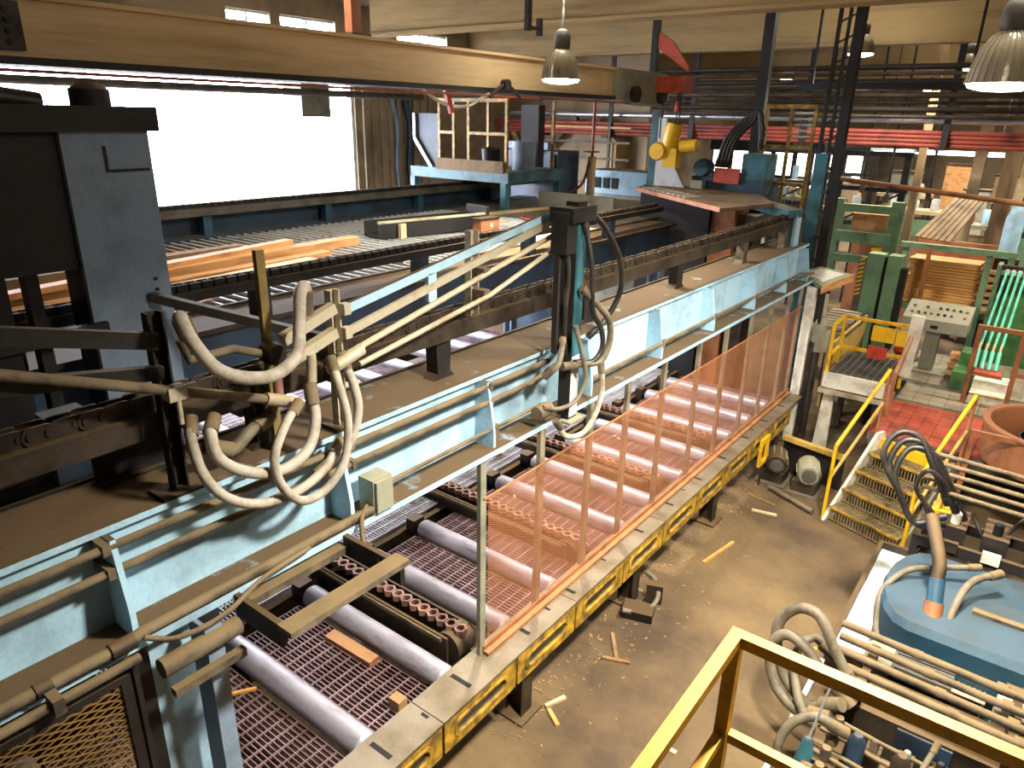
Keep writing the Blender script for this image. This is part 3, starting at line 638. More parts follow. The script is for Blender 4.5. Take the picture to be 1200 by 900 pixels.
kh([(-2.6,4.18,3.2),(-2.56,4.22,3.0),(-2.56,4.28,2.8),(-2.58,4.2,2.65),(-2.62,4.05,2.62),(-2.68,3.95,2.64)], .016, 'hose_grey', 'thin grey hose looping down the left of the hose post')
kh([(-2.72,4.2,3.1),(-2.66,4.1,3.05),(-2.64,4.02,2.95),(-2.70,3.98,2.88)], .022, 'hose_grey', 'short grey hose joining the upper conduits to the hose post')
kh([(-2.74,4.16,3.95),(-2.70,4.2,3.6),(-2.70,4.18,3.3),(-2.72,4.22,3.0)], .02, 'hose_black', 'black hose hanging behind the hose post head')
solo(MB().lathe([(0,-.08),(.05,-.08),(.06,0),(.045,.08),(0,.08)],(-2.72,3.98,2.6),12,(0,1,0)), 'pipe_union', 'dusty_pipe', 'dusty pipe union where the thin conduit meets the hose post', 'pipe fitting')

# ================================================================ LEFT: PORTAL COLUMN AND DARK MACHINERY
t = thing('portal_column', 'big dull-blue steel portal column at the left before the window', 'column', (-4.75,2.1,.742))
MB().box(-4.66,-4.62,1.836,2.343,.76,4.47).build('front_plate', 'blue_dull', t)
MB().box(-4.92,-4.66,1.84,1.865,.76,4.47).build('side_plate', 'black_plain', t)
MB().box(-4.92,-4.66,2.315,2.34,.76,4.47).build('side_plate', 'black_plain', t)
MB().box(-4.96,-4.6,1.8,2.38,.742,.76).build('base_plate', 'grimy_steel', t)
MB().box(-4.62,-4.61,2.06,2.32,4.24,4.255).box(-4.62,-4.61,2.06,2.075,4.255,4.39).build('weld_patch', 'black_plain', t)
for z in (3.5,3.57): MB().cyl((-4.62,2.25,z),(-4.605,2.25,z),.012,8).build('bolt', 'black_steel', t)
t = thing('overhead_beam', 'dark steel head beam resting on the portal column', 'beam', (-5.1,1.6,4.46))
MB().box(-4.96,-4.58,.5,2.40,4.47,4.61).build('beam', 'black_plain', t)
MB().lathe([(0,-.12),(.11,-.12),(.11,.1),(.05,.14),(0,.14)],(-4.76,2.1,4.60),16,(0,0,1)).build('motor_cap', 'black_steel', t)
MB().hose([(-4.7,.6,4.64),(-4.68,1.0,4.72),(-4.7,1.25,4.71),(-4.7,1.5,4.66),(-4.7,1.8,4.62)],.055).build('cable_bundle', 'hose_black', t)
MB().obox((-4.7,1.5,4.75),(.05,.04,.2),(.5,0,0)).build('lever', 'black_steel', t)
t = thing('steel_gantry', 'dark steel upright frame left of the blue portal column', 'frame', (-4.8,1.0,.75))
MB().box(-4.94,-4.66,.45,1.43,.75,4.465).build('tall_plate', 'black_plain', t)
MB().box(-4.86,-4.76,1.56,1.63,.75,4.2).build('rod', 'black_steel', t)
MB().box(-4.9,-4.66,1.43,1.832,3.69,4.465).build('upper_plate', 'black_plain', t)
# dark machinery below
t = thing('bearing_drive', 'dark grimy drive unit with bearing block and shaft at the lower left', 'machine', (-3.6,.9,2.5))
MB().prism([(.0,2.6),(.45,3.05),(.9,3.25),(1.0,3.25),(1.0,2.6)], 'x', -4.4, -3.9).build('side_plate', 'black_plain', t)
MB().obox((-3.75,.9,2.98),(.35,.42,.04),(0,0,.15)).build('cover_plate', 'rust_paint', t)
MB().box(-3.78,-3.6,.72,1.05,2.75,2.93).build('bearing_block', 'grimy_steel', t)
MB().box(-3.60,-3.585,.80,.98,2.82,2.88).build('bearing_slot', 'slot_black', t)
MB().tube([(-3.66,.42,2.95),(-3.66,.62,2.94),(-3.66,.75,2.94)],.055,14).build('shaft', 'plate_steel', t)
MB().tube([(-3.66,.30,2.95),(-3.66,.48,2.95)],.085,14).build('hub', 'grimy_steel', t)
MB().box(-4.4,-3.5,.0,1.6,2.55,2.75).build('base_block', 'black_plain', t)
MB().prism([(-3.5,2.75),(-3.4,2.75),(-3.4,3.1),(-3.44,3.3),(-3.5,3.3)], 'y', 0, .45).build('guard_wing', 'black_plain', t)
t_drive = t
t = thing('machine_stop', 'black upright steel plate behind the first pipe stand', 'plate', (-3.3,1.45,2.96)); MB().box(-3.34,-3.28,1.2,1.55,2.97,3.2).build('plate', 'black_plain', t)
MB().box(-3.34,-3.24,1.2,1.6,2.96,2.97).build('flange', 'black_steel', t)
MB().box(-4.0,-3.86,1.22,1.42,2.75,3.12).build('blue_web', 'blue_dull', t_drive)
# bars behind the hoses
solo(MB().bar((-4.6,2.2,3.46),(-3.2,2.75,3.27),.05,.06), 'diagonal_bar', 'grey_dark', 'grey cross brace behind the big hose loop', 'brace')
solo(MB().bar((-4.6,.3,3.32),(-4.6,1.9,3.32),.06,.08), 'steel_bar', 'black_plain', 'black horizontal bar at the left edge in front of the portal frame', 'bar')

# ================================================================ UPPER PLATFORM
t = thing('upper_platform', 'upper slatted steel platform between the middle and far girders', 'platform', (-7.2,6,2.9))
MB().box(-8.9,-5.5,.2,9.6,2.97,3.0).build('deck_plate', 'black_steel', t)
bm_ = None
for k in range(72):
    y = .3 + k*.13
    if bm_ is None: bm_ = MB().box(-8.88,-5.5,y-.012,y+.012,3.0,3.03).build('bearing_bar', 'white_metal', t)
    else: dup(bm_, t, (0,k*.13,0))
for x in (-8.0,-7.2,-6.4): MB().box(x-.005,x+.005,.2,9.6,3.0,3.022).build('tie_rod', 'grey_dark', t)
MB().box(-8.9,-5.5,9.62,13.5,2.97,3.03).build('floor_plate', 'plate_steel', t)
MB().box(-5.53,-5.49,.2,13.5,2.88,3.06).build('edge_angle', 'grimy_steel', t)
for y in (1.0,5.0,9.0,13.2):
    MB().box(-8.9,-5.55,y-.05,y+.05,2.82,2.97).build('joist', 'grimy_steel', t)
# lumber on the platform
bd = [((-6.15,1.2),(-6.6,5.0),.16,.05,0,'wood_pale','long pale board nearest the middle chain rail'),
      ((-6.42,1.0),(-6.85,5.4),.15,.05,0,'wood_fresh','long fresh board, second from the middle chain rail'),
      ((-6.75,1.3),(-7.2,6.1),.2,.10,0,'wood_fresh','thick squared timber lying in the middle of the platform'),
      ((-7.05,1.2),(-7.45,6.2),.14,.05,0,'wood_pale','pale board just beyond the thick squared timber'),
      ((-7.35,1.5),(-7.55,4.7),.12,.12,0,'wood_old','dark round-edged timber toward the window'),
      ((-7.7,1.2),(-7.85,4.9),.2,.06,0,'wood_fresh','fresh board nearest the window'),
      ((-6.5,1.0),(-7.3,5.2),.14,.05,.10,'wood_fresh','fresh board lying slantwise on top of the others'),
      ((-5.75,.4),(-6.0,3.0),.14,.04,0,'wood_pale','short pale board partly hidden by the portal column')]
for a, b_, w_, h_, dz, m, lb in bd:
    z = 3.03 + h_/2 + dz
    solo(MB().bar((a[0],a[1],z),(b_[0],b_[1],z),w_,h_), 'lumber_board', m, lb, 'board', 'lumber on the upper platform')
solo(MB().bar((-5.75,3.0,3.04),(-5.85,3.35,3.04),.03,.012), 'wood_splinter', 'wood_orange', 'orange splinter by the middle chain rail', 'splinter')
t = thing('steel_tray', 'black steel tray with a pale top rim on the platform', 'tray', (-7.0,7.1,3.03))
a = (-7.2,6.55); c = (-6.75,8.2)
MB().bar((a[0],a[1],3.13),(c[0],c[1],3.16),.03,.2).bar((a[0]-.4,a[1]+.1,3.13),(c[0]-.4,c[1]+.1,3.16),.03,.2).build('side', 'black_plain', t)
MB().bar((a[0]-.2,a[1]+.05,3.06),(c[0]-.2,c[1]+.05,3.06),.4,.04).build('bottom', 'black_plain', t)
MB().bar((a[0]-.02,a[1],3.245),(c[0],c[1],3.27),.05,.03).build('rim', 'pale_steel', t)
MB().bar((c[0]-.42,c[1]+.1,3.2),(c[0]+.05,c[1],3.2),.05,.34).build('end_plate', 'black_steel', t)
MB().box(-7.1,-7.05,6.8,6.9,3.03,3.22).build('wood_stop', 'wood_pale', t)
t = thing('junction_box', 'dark brown box standing on the platform beside the tray', 'box', (-6.5,8.1,3.03))
MB().box(-6.6,-6.45,7.75,8.15,3.03,3.24).build('body', 'rust_paint', t); MB().box(-6.62,-6.43,7.73,8.17,3.24,3.26).build('lid', 'black_steel', t)
MB().box(-6.45,-6.44,7.95,8.0,3.13,3.18).build('tag', 'white_paint', t)
t = thing('wood_scraps', 'little heap of pale wood scraps behind the dark brown box', 'scraps', (-6.9,8.5,3.03))
for k in range(6): MB().obox((-6.9+random.uniform(-.15,.15),8.5+random.uniform(-.15,.15),3.07+k*.025),(.25,.05,.03),(random.uniform(-.3,.3),random.uniform(-.3,.3),random.uniform(0,3))).build('scrap', 'wood_pale', t)
solo(MB().box(-8.0,-6.4,11.3,11.34,3.03,3.3), 'steel_sheet', 'grey_paint', 'grey steel sheet standing on edge on the platform', 'sheet')
solo(MB().bar((-7.9,8.6,3.05),(-7.6,11.0,3.05),.12,.04), 'lumber_board', 'wood_pale', 'loose pale board lying in front of the blue booth frame', 'board', 'lumber on the upper platform')
hose('air_hose', [(-7.3,9.9,3.05),(-7.0,9.5,3.05),(-6.5,9.6,3.05),(-6.3,10.2,3.05),(-6.7,10.5,3.05),(-6.9,10.2,3.05)], .02, 'orange_paint', 'thin orange air hose coiled on the platform')
solo(MB().obox((-5.95,5.6,3.06),(.3,.12,.05),(0,0,.4)), 'wood_offcut', 'wood_pale', 'pale wood offcut at the platform edge beside the tray', 'offcut')
# ================================================================ RIGHT: STAIR, WALKWAY, LANDING
st = thing('steel_stair', 'yellow-edged steel grating stair up to the red tiled walkway', 'stair', (-1.56,8.56,0), rz=math.radians(-20))
WD = .92
for k in range(4):
    z = .19*(k+1); y = .21*k
    tr = grating(.03, WD-.03, y+.02, y+.27, z, .03, .045, .008, .025).build('tread', 'tread_steel', st, local=True)
    MB().box(.02,WD-.02,y-.008,y+.012,z-.022,z+.005).build('nosing', 'yellow_paint', tr, local=True)
    n_ = MB()
    for i in range(23): n_.box(.04+i*.038,.052+i*.038,y+.005,y+.012,z-.16,z-.03)
    n_.box(.02,WD-.02,y+.004,y+.013,z-.165,z-.15); stuff(n_.build('riser_grille', 'tread_steel', tr, local=True))
for x in (0,):
    MB().loft([(x-.02,-.06,0),(x-.02,.12,0),(x-.02,1.0,.82),(x-.02,.92,.98),(x-.02,.78,.98)],[(x+.02,-.06,0),(x+.02,.12,0),(x+.02,1.0,.82),(x+.02,.92,.98),(x+.02,.78,.98)]).build('stringer', 'white_paint', st, local=True)
MB().loft([(WD-.02,-.06,0),(WD-.02,.12,0),(WD-.02,1.0,.82),(WD-.02,.78,.98)],[(WD+.02,-.06,0),(WD+.02,.12,0),(WD+.02,1.0,.82),(WD+.02,.78,.98)]).build('stringer', 'grey_paint', st, local=True)
MB().box(0,WD,.86,.9,.76,.90).build('top_riser', 'yellow_bright', st, local=True)
for x, lb in ((-.04,0),(WD+.04,1)):
    hr = MB().tube([(x,0,0),(x,0,.98)],.022,10).build('handrail_post', 'yellow_bright', st, local=True)
    MB().tube([(x,0,.98),(x,.84,1.80)],.024,10).build('handrail', 'yellow_bright', st, local=True)
    MB().tube([(x,0,.55),(x,.84,1.38)],.02,10).build('mid_rail', 'yellow_wood', st, local=True)
    MB().tube([(x,.84,.90),(x,.84,1.80)],.022,10).build('handrail_post', 'rust_paint', st, local=True)
# raised walkway with red tiles, then grey tiles
wk = thing('tiled_walkway', 'raised walkway with red tiles in front and grey tiles behind', 'walkway', (-.6,11.5,0))
MB().box(-1.42,.9,9.5,12.0,.72,.885).box(-2.0,.9,12.0,13.9,.72,.885).build('slab', 'grey_dark', wk)
for nm, m, x0, x1, ya, yb, s_ in (('red_tile','red_tile',-1.41,.88,9.52,11.04,.16),('grey_tile','grey_tile',-1.4,.88,11.06,12.0,.2),('grey_tile','grey_tile',-1.98,.88,12.06,13.9,.2)):
    first = None; nx = int((x1-x0)/s_); ny = int((yb-ya)/s_)
    for i in range(nx):
        for j in range(ny):
            x = x0+i*s_; y = ya+j*s_
            if first is None: first = MB().box(x+.004,x+s_-.004,y+.004,y+s_-.004,.885,.9).build(nm, m, wk); fx, fy = x, y
            else: dup(first, wk, (x-fx, y-fy, 0))
for x, y in ((-1.4,9.6),(.8,9.6),(-1.9,13.8),(.8,13.8),(-1.9,12.1),(.8,11.6)): MB().box(x-.05,x+.05,y-.05,y+.05,0,.72).build('leg', 'grimy_steel', wk)
MB().box(-1.44,-1.42,9.5,11.0,.80,1.0).build('toe_board', 'rust_paint', wk)
# landing with yellow rail and signs
ld = thing('service_landing', 'small pale steel landing with grating deck and yellow guard rail', 'landing', (-1.9,11.6,0))
MB().box(-2.32,-1.45,10.55,10.6,1.0,1.22).build('front_beam', 'white_paint', ld)
MB().box(-2.35,-1.42,10.5,10.56,.92,.98).build('lower_beam', 'pale_steel', ld)
for x_ in (-2.32,-1.5): MB().box(x_,x_+.04,10.6,11.9,1.05,1.2).build('side_beam', 'grimy_steel', ld)
grating(-2.28,-1.5,10.6,11.9,1.2,.1,.06,.01,.03).build('deck_grating', 'grey_dark', ld)
MB().box(-2.27,-1.51,10.62,11.88,1.12,1.14).build('deck_plate', 'plate_steel', ld)
MB().prism([(-2.34,0),(-2.14,0),(-2.16,1.0),(-2.3,1.0)], 'y', 10.7, 10.76).build('leg', 'white_paint', ld)
for x_, y_ in ((-1.56,10.7),(-2.3,11.75)): MB().box(x_,x_+.08,y_,y_+.08,0,1.0).build('leg', 'grimy_steel', ld)
for z, nm in ((1.92,'top_rail'),(1.46,'mid_rail')): MB().bar((-2.3,10.62,z),(-2.3,11.2,z),.04,.04).bar((-2.3,11.2,z),(-1.4,11.2,z),.04,.045).build(nm, 'yellow_bright', ld)
for x, y in ((-2.3,10.62),(-2.3,11.2),(-1.42,11.2)): MB().box(x-.02,x+.02,y-.02,y+.02,1.0,1.94).build('rail_post', 'yellow_bright', ld)
for lb, x0, x1, z0, z1, m in (('yellow sign plate on the landing rail, left of two',-1.9,-1.6,1.64,1.86,'yellow_bright'),('yellow sign plate on the landing rail, right of two',-1.58,-1.33,1.62,1.85,'yellow_bright'),('small red sign plate on the lower landing rail',-1.92,-1.66,1.38,1.56,'red_paint')):
    t = thing('sign_plate', lb, 'sign', ((x0+x1)/2,11.17,z0)); MB().box(x0,x1,11.165,11.175,z0,z1).build('plate', m, t)
    for x in (x0+.03,x1-.03): MB().cyl((x,11.16,z1-.02),(x,11.168,z1-.02),.008,6).build('screw', 'grimy_steel', t)
solo(MB().bar((-1.38,11.1,1.22),(-1.33,10.95,2.15),.03,.16), 'leaning_plank', 'white_paint', 'whitewashed plank leaning upright against the landing rail', 'plank')
solo(MB().tube([(-1.37,10.2,.9),(-1.37,10.25,1.5),(-1.36,10.9,1.85)],.03,10), 'brown_handrail', 'rust_paint', 'rust-brown handrail bending up at the landing corner', 'handrail')
# brown handrail frame on the right
t = thing('guard_rail', 'rust-brown guard rail frame on the right of the walkway', 'guard rail', (0,11.5,.9))
for x in (-.63,-.12,.6): MB().box(x-.03,x+.03,11.47,11.53,.9,2.02).build('post', 'rust_paint', t)
MB().box(-.66,.85,11.47,11.53,1.98,2.04).build('top_rail', 'rust_paint', t)
MB().box(-.15,.85,11.47,11.53,1.4,1.45).build('mid_rail', 'rust_paint', t)
# white steps behind the brown rail
t = thing('step_block', 'low pale step block between the brown rail posts', 'step', (-.3,11.9,.9))
MB().box(-.58,-.16,11.6,11.9,.9,1.02).build('lower_step', 'white_paint', t); MB().box(-.58,-.16,11.85,12.2,.9,1.16).build('upper_step', 'white_paint', t)
MB().box(-.58,-.16,11.59,11.61,1.0,1.03).build('nosing', 'yellow_wood', t)
# operator console
c = thing('operator_console', 'grey operator console desk on a pedestal with push buttons', 'console', (-1.3,12.75,.9))
MB().box(-1.6,-1.0,12.5,13.0,.9,.93).build('base_plate', 'grey_paint', c)
MB().box(-1.4,-1.2,12.65,12.85,.93,1.62).build('pedestal', 'grey_paint', c)
MB().prism([(12.45,1.60),(13.05,1.60),(13.05,1.95),(12.45,1.78)], 'x', -1.74, -.84).build('desk', 'grey_paint', c)
for i in range(9):
    for j in range(2):
        if random.random() < .85:
            y = 12.62+j*.2; z = 1.78+(y-12.45)*.283; x = -1.64+i*.09
            MB().lathe([(0,0),(.022,0),(.02,.03),(0,.035)],(x,y,z),8).build('push_button', random.choice(['black_plain','black_plain','grey_dark','rust_paint']), c)
MB().box(-1.33,-1.23,12.445,12.452,1.65,1.70).build('nameplate', 'slot_black', c)
solo(MB().lathe([(0,0),(.16,.03),(.2,.12),(.12,.2),(0,.22)],(-1.7,13.3,.9),14), 'red_bucket', 'red_paint', 'red rounded tub on the floor behind the console pedestal', 'tub')
# lumber stack behind
names_l = 'fresh orange board in the tall lumber stack behind the console'
for k in range(15):
    z = 1.28+k*.058
    for j in range(2):
        y = 16.0+j*.32+random.uniform(-.01,.01); dx = random.uniform(-.03,.03)
        solo(MB().box(-2.3+dx,-1.1+dx,y,y+.3,z,z+.05), 'lumber_board', 'wood_orange', '%s board in the %s layer of the orange lumber stack, counted upward' % (['front','rear'][j], ['first','second','third','fourth','fifth','sixth','seventh','eighth','ninth','tenth','eleventh','twelfth','thirteenth','fourteenth','topmost'][k]), 'board', 'boards in the stack behind the console')
for k in range(6):
    z = 1.3+k*.14
    solo(MB().box(-1.02+random.uniform(-.05,.05),-.8+random.uniform(-.05,.05),16.0,16.1,z,z+.07), 'board_end', 'wood_fresh', 'protruding board end right of the orange lumber stack, %s' % ['lowest','second from below','third from below','third from above','second from above','highest'][k], 'board', 'board ends beside the lumber stack')
t = thing('stack_cart', 'green steel frame around the orange lumber stack', 'frame', (-1.7,16,0))
for x in (-2.4,-1.0,-.66): MB().box(x-.05,x+.05,15.8,15.9,0,2.4).build('post', 'green_paint', t)
MB().box(-2.5,-.6,15.78,15.92,2.36,2.46).build('top_rail', 'green_paint', t)
MB().box(-2.4,-.7,15.85,16.7,1.16,1.27).build('deck', 'green_paint', t)
MB().box(-2.02,-1.95,15.78,15.85,1.3,2.4).build('brown_post', 'rust_paint', t)
MB().box(-2.4,-1.0,17,17.05,1.2,2.4).build('back_panel', 'rust_paint', t)
# mint tubes on a green cabinet
t = thing('green_cabinet', 'green machine cabinet behind the mint tubes', 'cabinet', (-.3,14.4,0))
MB().box(-.66,.3,14.3,14.8,.0,2.3).build('body', 'green_dark', t); MB().box(-.6,.25,14.28,14.3,1.35,2.2).build('door', 'green_dark', t); MB().box(-.7,.34,14.25,14.85,2.3,2.36).build('top', 'green_paint', t)
t = thing('tube_clamp_bar', 'dark bar clamping the upper ends of the mint tubes', 'bar', (-.4,13.9,2.4)); MB().box(-.75,.3,13.95,14.05,2.42,2.5).build('bar', 'grimy_steel', t); MB().box(-.75,-.69,13.95,14.3,0,2.5).build('upright', 'green_paint', t)
for k in range(4):
    x1 = -.60+k*.085; x0 = -.64+k*.09
    q = thing('mint_tube', '%s mint-green tube from the left, running down from the dark clamp bar' % ['first','second','third','fourth'][k], 'tube', (x0,13.0,1.2), 'mint tubes')
    MB().tube([(x1,13.92,2.42),(x0,12.75,1.45)],.02,10).build('tube', 'mint_tube', q)
    MB().tube([(x1,13.94,2.44),(x1,13.9,2.36)],.03,8).build('end_fitting', 'white_metal', q)
    MB().tube([(x0,12.55,1.42),(x0+.01,12.3,1.2)],.03,10).build('lower_sleeve', 'mint_tube', q)
    MB().hose([(x0,12.75,1.45),(x0,12.66,1.5),(x0,12.58,1.46),(x0,12.55,1.42)],.018).build('bend', 'wood_pale', q)
t = thing('green_box', 'low green box with orange flange below the mint tubes', 'box', (-.55,12.3,.9))
MB().box(-.88,-.25,12.05,12.5,.9,1.16).build('body', 'green_dark', t); MB().box(-.62,-.27,12.1,12.4,1.16,1.2).build('flange', 'orange_paint', t)
MB().box(-.85,-.6,12.5,12.9,.9,1.35).build('rear_block', 'green_dark', t)
for k in range(3): MB().box(-1.0,-.86,12.55+k*.06,12.75+k*.06,.95+k*.12,1.02+k*.12).build('wood_wedge', 'wood_fresh', t)
# rusty drum
d = thing('rusty_drum', 'big rust-orange round drum with an open top at the right edge', 'drum', (.5,9.75,.9))
MB().lathe_open([(.74,.0),(.76,.02),(.76,.42),(.80,.44),(.80,.47),(.72,.47),(.70,.44),(.70,.02)],(.5,9.8,.9),40).build('shell', 'rust_drum', d)
MB().lathe([(.0,.05),(.70,.05)],(.5,9.8,.9),40).build('floor_plate', 'rust_drum', d)
MB().lathe_open([(.38,.05),(.40,.05),(.40,.30),(.38,.30)],(.5,9.8,.9),32).build('inner_ring', 'black_plain', d)
solo(MB().box(-.35,.9,9.13,9.17,1.3,1.36).box(-.35,-.29,9.13,9.17,.0,1.36), 'drum_rail', 'rust_paint', 'rust-brown rail in front of the open drum', 'guard rail')
# worn teal lid table and post at the conveyor end
t = thing('lid_table', 'worn pale-teal steel shelf on a post at the conveyor end', 'shelf', (-2.75,11.2,0))
MB().prism([(-3.05,11.25),(-2.97,12.0),(-2.4,11.65),(-2.53,10.45)], 'z', 2.42, 2.46).build('top', 'green_paint', t)
MB().prism([(-2.95,11.25),(-2.92,11.8),(-2.5,11.6),(-2.6,10.75)], 'z', 2.46, 2.464).build('worn_patch', 'white_paint', t)
MB().prism([(-2.53,10.45),(-2.4,11.65),(-2.38,11.65),(-2.51,10.42)], 'z', 2.36, 2.47).build('front_lip', 'wood_fresh', t)
MB().box(-2.64,-2.56,11.0,11.08,0,2.42).build('post', 'grimy_steel', t)
t = thing('end_post', 'pale flaking post at the far end of the orange guard', 'post', (-2.68,10.62,0)); MB().box(-2.75,-2.62,10.58,10.68,0,2.4).build('post', 'white_paint', t); MB().box(-2.6,-2.54,10.6,10.66,0,1.6).build('hose_riser', 'hose_black', t); MB().box(-2.8,-2.5,10.5,10.75,0,.02).build('base_plate', 'grimy_steel', t)
t = thing('control_cylinder', 'grey cylindrical housing on a pipe beside the flaking post', 'housing', (-2.5,10.75,0))
MB().lathe([(0,0),(.13,0),(.14,.02),(.14,.34),(.12,.37),(0,.38)],(-2.5,10.75,1.46),16).build('housing', 'grey_paint', t); MB().cyl((-2.5,10.75,0),(-2.5,10.75,1.46),.03,10).build('pipe', 'grimy_steel', t); MB().cyl((-2.5,10.75,1.84),(-2.5,10.75,2.3),.025,8).build('top_pipe', 'pale_steel', t)
# outfeed conveyor past the end
t = thing('outfeed_conveyor', 'grey outfeed conveyor with plank side running on past the flaking post', 'conveyor', (-2.7,13,0))
MB().box(-2.42,-2.38,10.9,13.3,.55,1.5).build('side_panel', 'yellow_wood', t)
MB().box(-2.95,-2.38,11.8,13.3,1.42,1.48).build('deck', 'plate_steel', t)
for k in range(7): MB().cyl((-2.92,11.92+k*.2,1.52),(-2.43,11.92+k*.2,1.52),.05,12).build('roller', 'plate_steel', t)
for y in (11.9,13.2): MB().box(-2.95,-2.87,y-.05,y+.05,0,1.42).box(-2.52,-2.44,y-.05,y+.05,0,1.42).build('leg', 'grimy_steel', t)
# motors on the floor by the stair
for i, (x, y, lb) in enumerate(((-1.98,9.15,'round grey electric motor on the floor beside the stair'),(-2.42,9.2,'grimy gear motor half hidden beside the yellow bracket'))):
    t = thing('electric_motor', lb, 'motor', (x,y,.0), 'motors near the stair')
    MB().lathe([(0,-.2),(.10,-.2),(.13,-.17),(.145,-.15),(.145,.15),(.12,.2),(0,.2)],(x,y,.3),20,(.3,-.95,0)).build('housing', 'grey_paint' if i == 0 else 'grimy_steel', t)
    MB().lathe([(0,0),(.09,0),(.09,.012),(.05,.02),(0,.02)],(x+.061,y-.192,.3),16,(.3,-.95,0)).build('fan_cover', 'grey_dark', t)
    for k in range(10):
        a = 2*math.pi*k/10; q = Vector((.3,-.95,0)).normalized(); s1 = q.cross(Vector((0,0,1))).normalized()
        c1 = Vector((x,y,.3)) + s1*(.147*math.cos(a)) + Vector((0,0,1))*(.147*math.sin(a))
        MB().bar(tuple(c1-q*.13), tuple(c1+q*.13), .012, .012).build('fin', 'grey_paint', t)
    MB().box(x-.15,x+.15,y-.15,y+.15,.02,.17).build('foot', 'grimy_steel', t); MB().box(x-.2,x+.2,y-.22,y+.22,0,.02).build('base_plate', 'plate_steel', t)
t = thing('yellow_bracket', 'yellow open steel bracket at the corner of the conveyor fascia', 'bracket', (-2.5,9.0,0))
MB().box(-2.54,-2.5,8.75,8.79,.32,.7).box(-2.54,-2.5,9.0,9.04,.32,.7).box(-2.54,-2.5,8.79,9.0,.32,.37).box(-2.54,-2.5,8.79,9.0,.62,.7).build('frame', 'yellow_bright', t); MB().box(-2.53,-2.51,8.88,8.92,0,.32).build('leg', 'grimy_steel', t)
t = thing('timber_kerb', 'yellowed timber bar on a dark plate between conveyor and stair', 'kerb', (-2.0,9.45,0))
MB().bar((-2.45,9.55,.5),(-1.62,9.38,.5),.09,.06).build('timber', 'yellow_wood', t); MB().bar((-2.45,9.58,.24),(-1.62,9.42,.24),.03,.47).build('plate', 'black_steel', t)
solo(MB().tube([(-2.35,8.85,.04),(-1.72,8.55,.04)],.035,10), 'floor_pipe', 'plate_steel', 'pale pipe lying on the floor in front of the motors', 'pipe')
solo(MB().hose([(-2.3,9.9,.05),(-2.1,10.05,.05),(-1.95,9.9,.05),(-1.8,9.95,.05)],.012), 'nylon_rope', 'mint_tube', 'thin green rope lying behind the timber kerb', 'rope')
# floor litter
for x, y, l, a, m, lb in ((-2.30,7.0,.62,1.4,'wood_orange','long wood lath lying alone on the concrete floor'),(-2.45,4.9,.35,2.2,'chip_wood','bark strip on the floor near the conveyor leg'),(-2.35,4.75,.25,.4,'chip_wood','short splinter beside the bark strip'),
    (-2.5,4.0,.2,1.2,'wood_pale','pale splinter under the front of the conveyor'),(-2.42,3.85,.18,2.6,'wood_orange','orange splinter under the front of the conveyor'),(-2.2,8.2,.3,.2,'wood_pale','pale stick near the far conveyor leg'),(-2.35,8.5,.4,2.9,'chip_wood','brown lath near the far conveyor leg'),(-.95,6.05,.07,.5,'yellow_wood','small yellow offcut on the floor by the hydraulic tray'),(-1.5,4.15,.05,0,'wood_pale','tiny pale chip in the middle of the floor')):
    solo(MB().obox((x,y,.012),(l,.035,.022),(0,0,a)), 'floor_stick', m, lb, 'stick', 'wood bits on the floor')
t = thing('cable_clutter', 'tangle of grey cable and fittings lying under the conveyor edge', 'cables', (-2.45,5.6,0))
MB().hose([(-2.6,5.3,.1),(-2.45,5.45,.05),(-2.4,5.65,.12),(-2.5,5.8,.2),(-2.6,5.75,.3)],.025).build('cable', 'hose_grey', t); MB().obox((-2.48,5.75,.12),(.16,.12,.2),(0,0,.4)).build('fitting', 'grimy_steel', t); MB().obox((-2.5,5.45,.05),(.3,.2,.09),(0,0,.3)).build('block', 'black_steel', t)
sd = thing('sawdust_drift', 'drift of sawdust and bark along the foot of the conveyor', 'sawdust', (-2.4,6,0)); b = MB()
for k in range(380):
    y = random.uniform(3.4,9.2); x = -2.75+abs(random.gauss(0,.28)); a = random.uniform(0,3.1); l = random.uniform(.008,.038)
    b.obox((x,y,.004),(l,l*.4,.008),(0,0,a))
o = b.build('particles', 'chip_wood', sd); stuff(o); stuff(sd)
# ================================================================ BACKGROUND LEFT AND MIDDLE
t = thing('operator_booth', 'yellow-framed open cage on a blue steel base above the platform', 'booth', (-9,10.6,3.03))
MB().box(-10.2,-7.85,10.15,10.25,3.5,3.68).box(-10.2,-7.85,11.8,11.9,3.5,3.68).box(-7.95,-7.85,10.25,11.8,3.5,3.68).box(-10.2,-10.1,10.25,11.8,3.5,3.68).build('base_frame', 'teal_paint', t)
MB().box(-10.1,-7.95,10.25,11.8,3.6,3.66).build('floor_plate', 'grimy_steel', t)
for x, y in ((-10.15,10.2),(-7.95,10.2),(-10.15,11.85),(-7.95,11.85)): MB().box(x-.06,x+.06,y-.06,y+.06,3.03 if x>-9 else 0,3.5).build('leg', 'teal_paint', t)
for x in (-9.5,-9.15,-8.8,-7.95): MB().box(x-.025,x+.025,10.2,10.25,3.68,4.86).build('cage_post', 'yellow_paint', t)
for x in (-9.5,-7.95): MB().box(x-.025,x+.025,11.6,11.65,3.68,4.86).build('cage_post', 'yellow_paint', t)
MB().box(-9.53,-7.92,10.2,10.25,4.82,4.88).build('top_rail', 'yellow_paint', t)
MB().box(-9.53,-9.15,10.2,10.25,4.28,4.33).box(-8.8,-7.92,10.2,10.25,4.28,4.33).build('mid_rail', 'yellow_paint', t)
MB().box(-9.53,-7.95,10.13,10.17,3.66,3.86).build('toe_board', 'wood_old', t)
MB().lathe([(0,0),(.22,0),(.22,.5),(0,.5)],(-8.3,11.2,3.66),16).build('blue_canister', 'blue_dull', t)
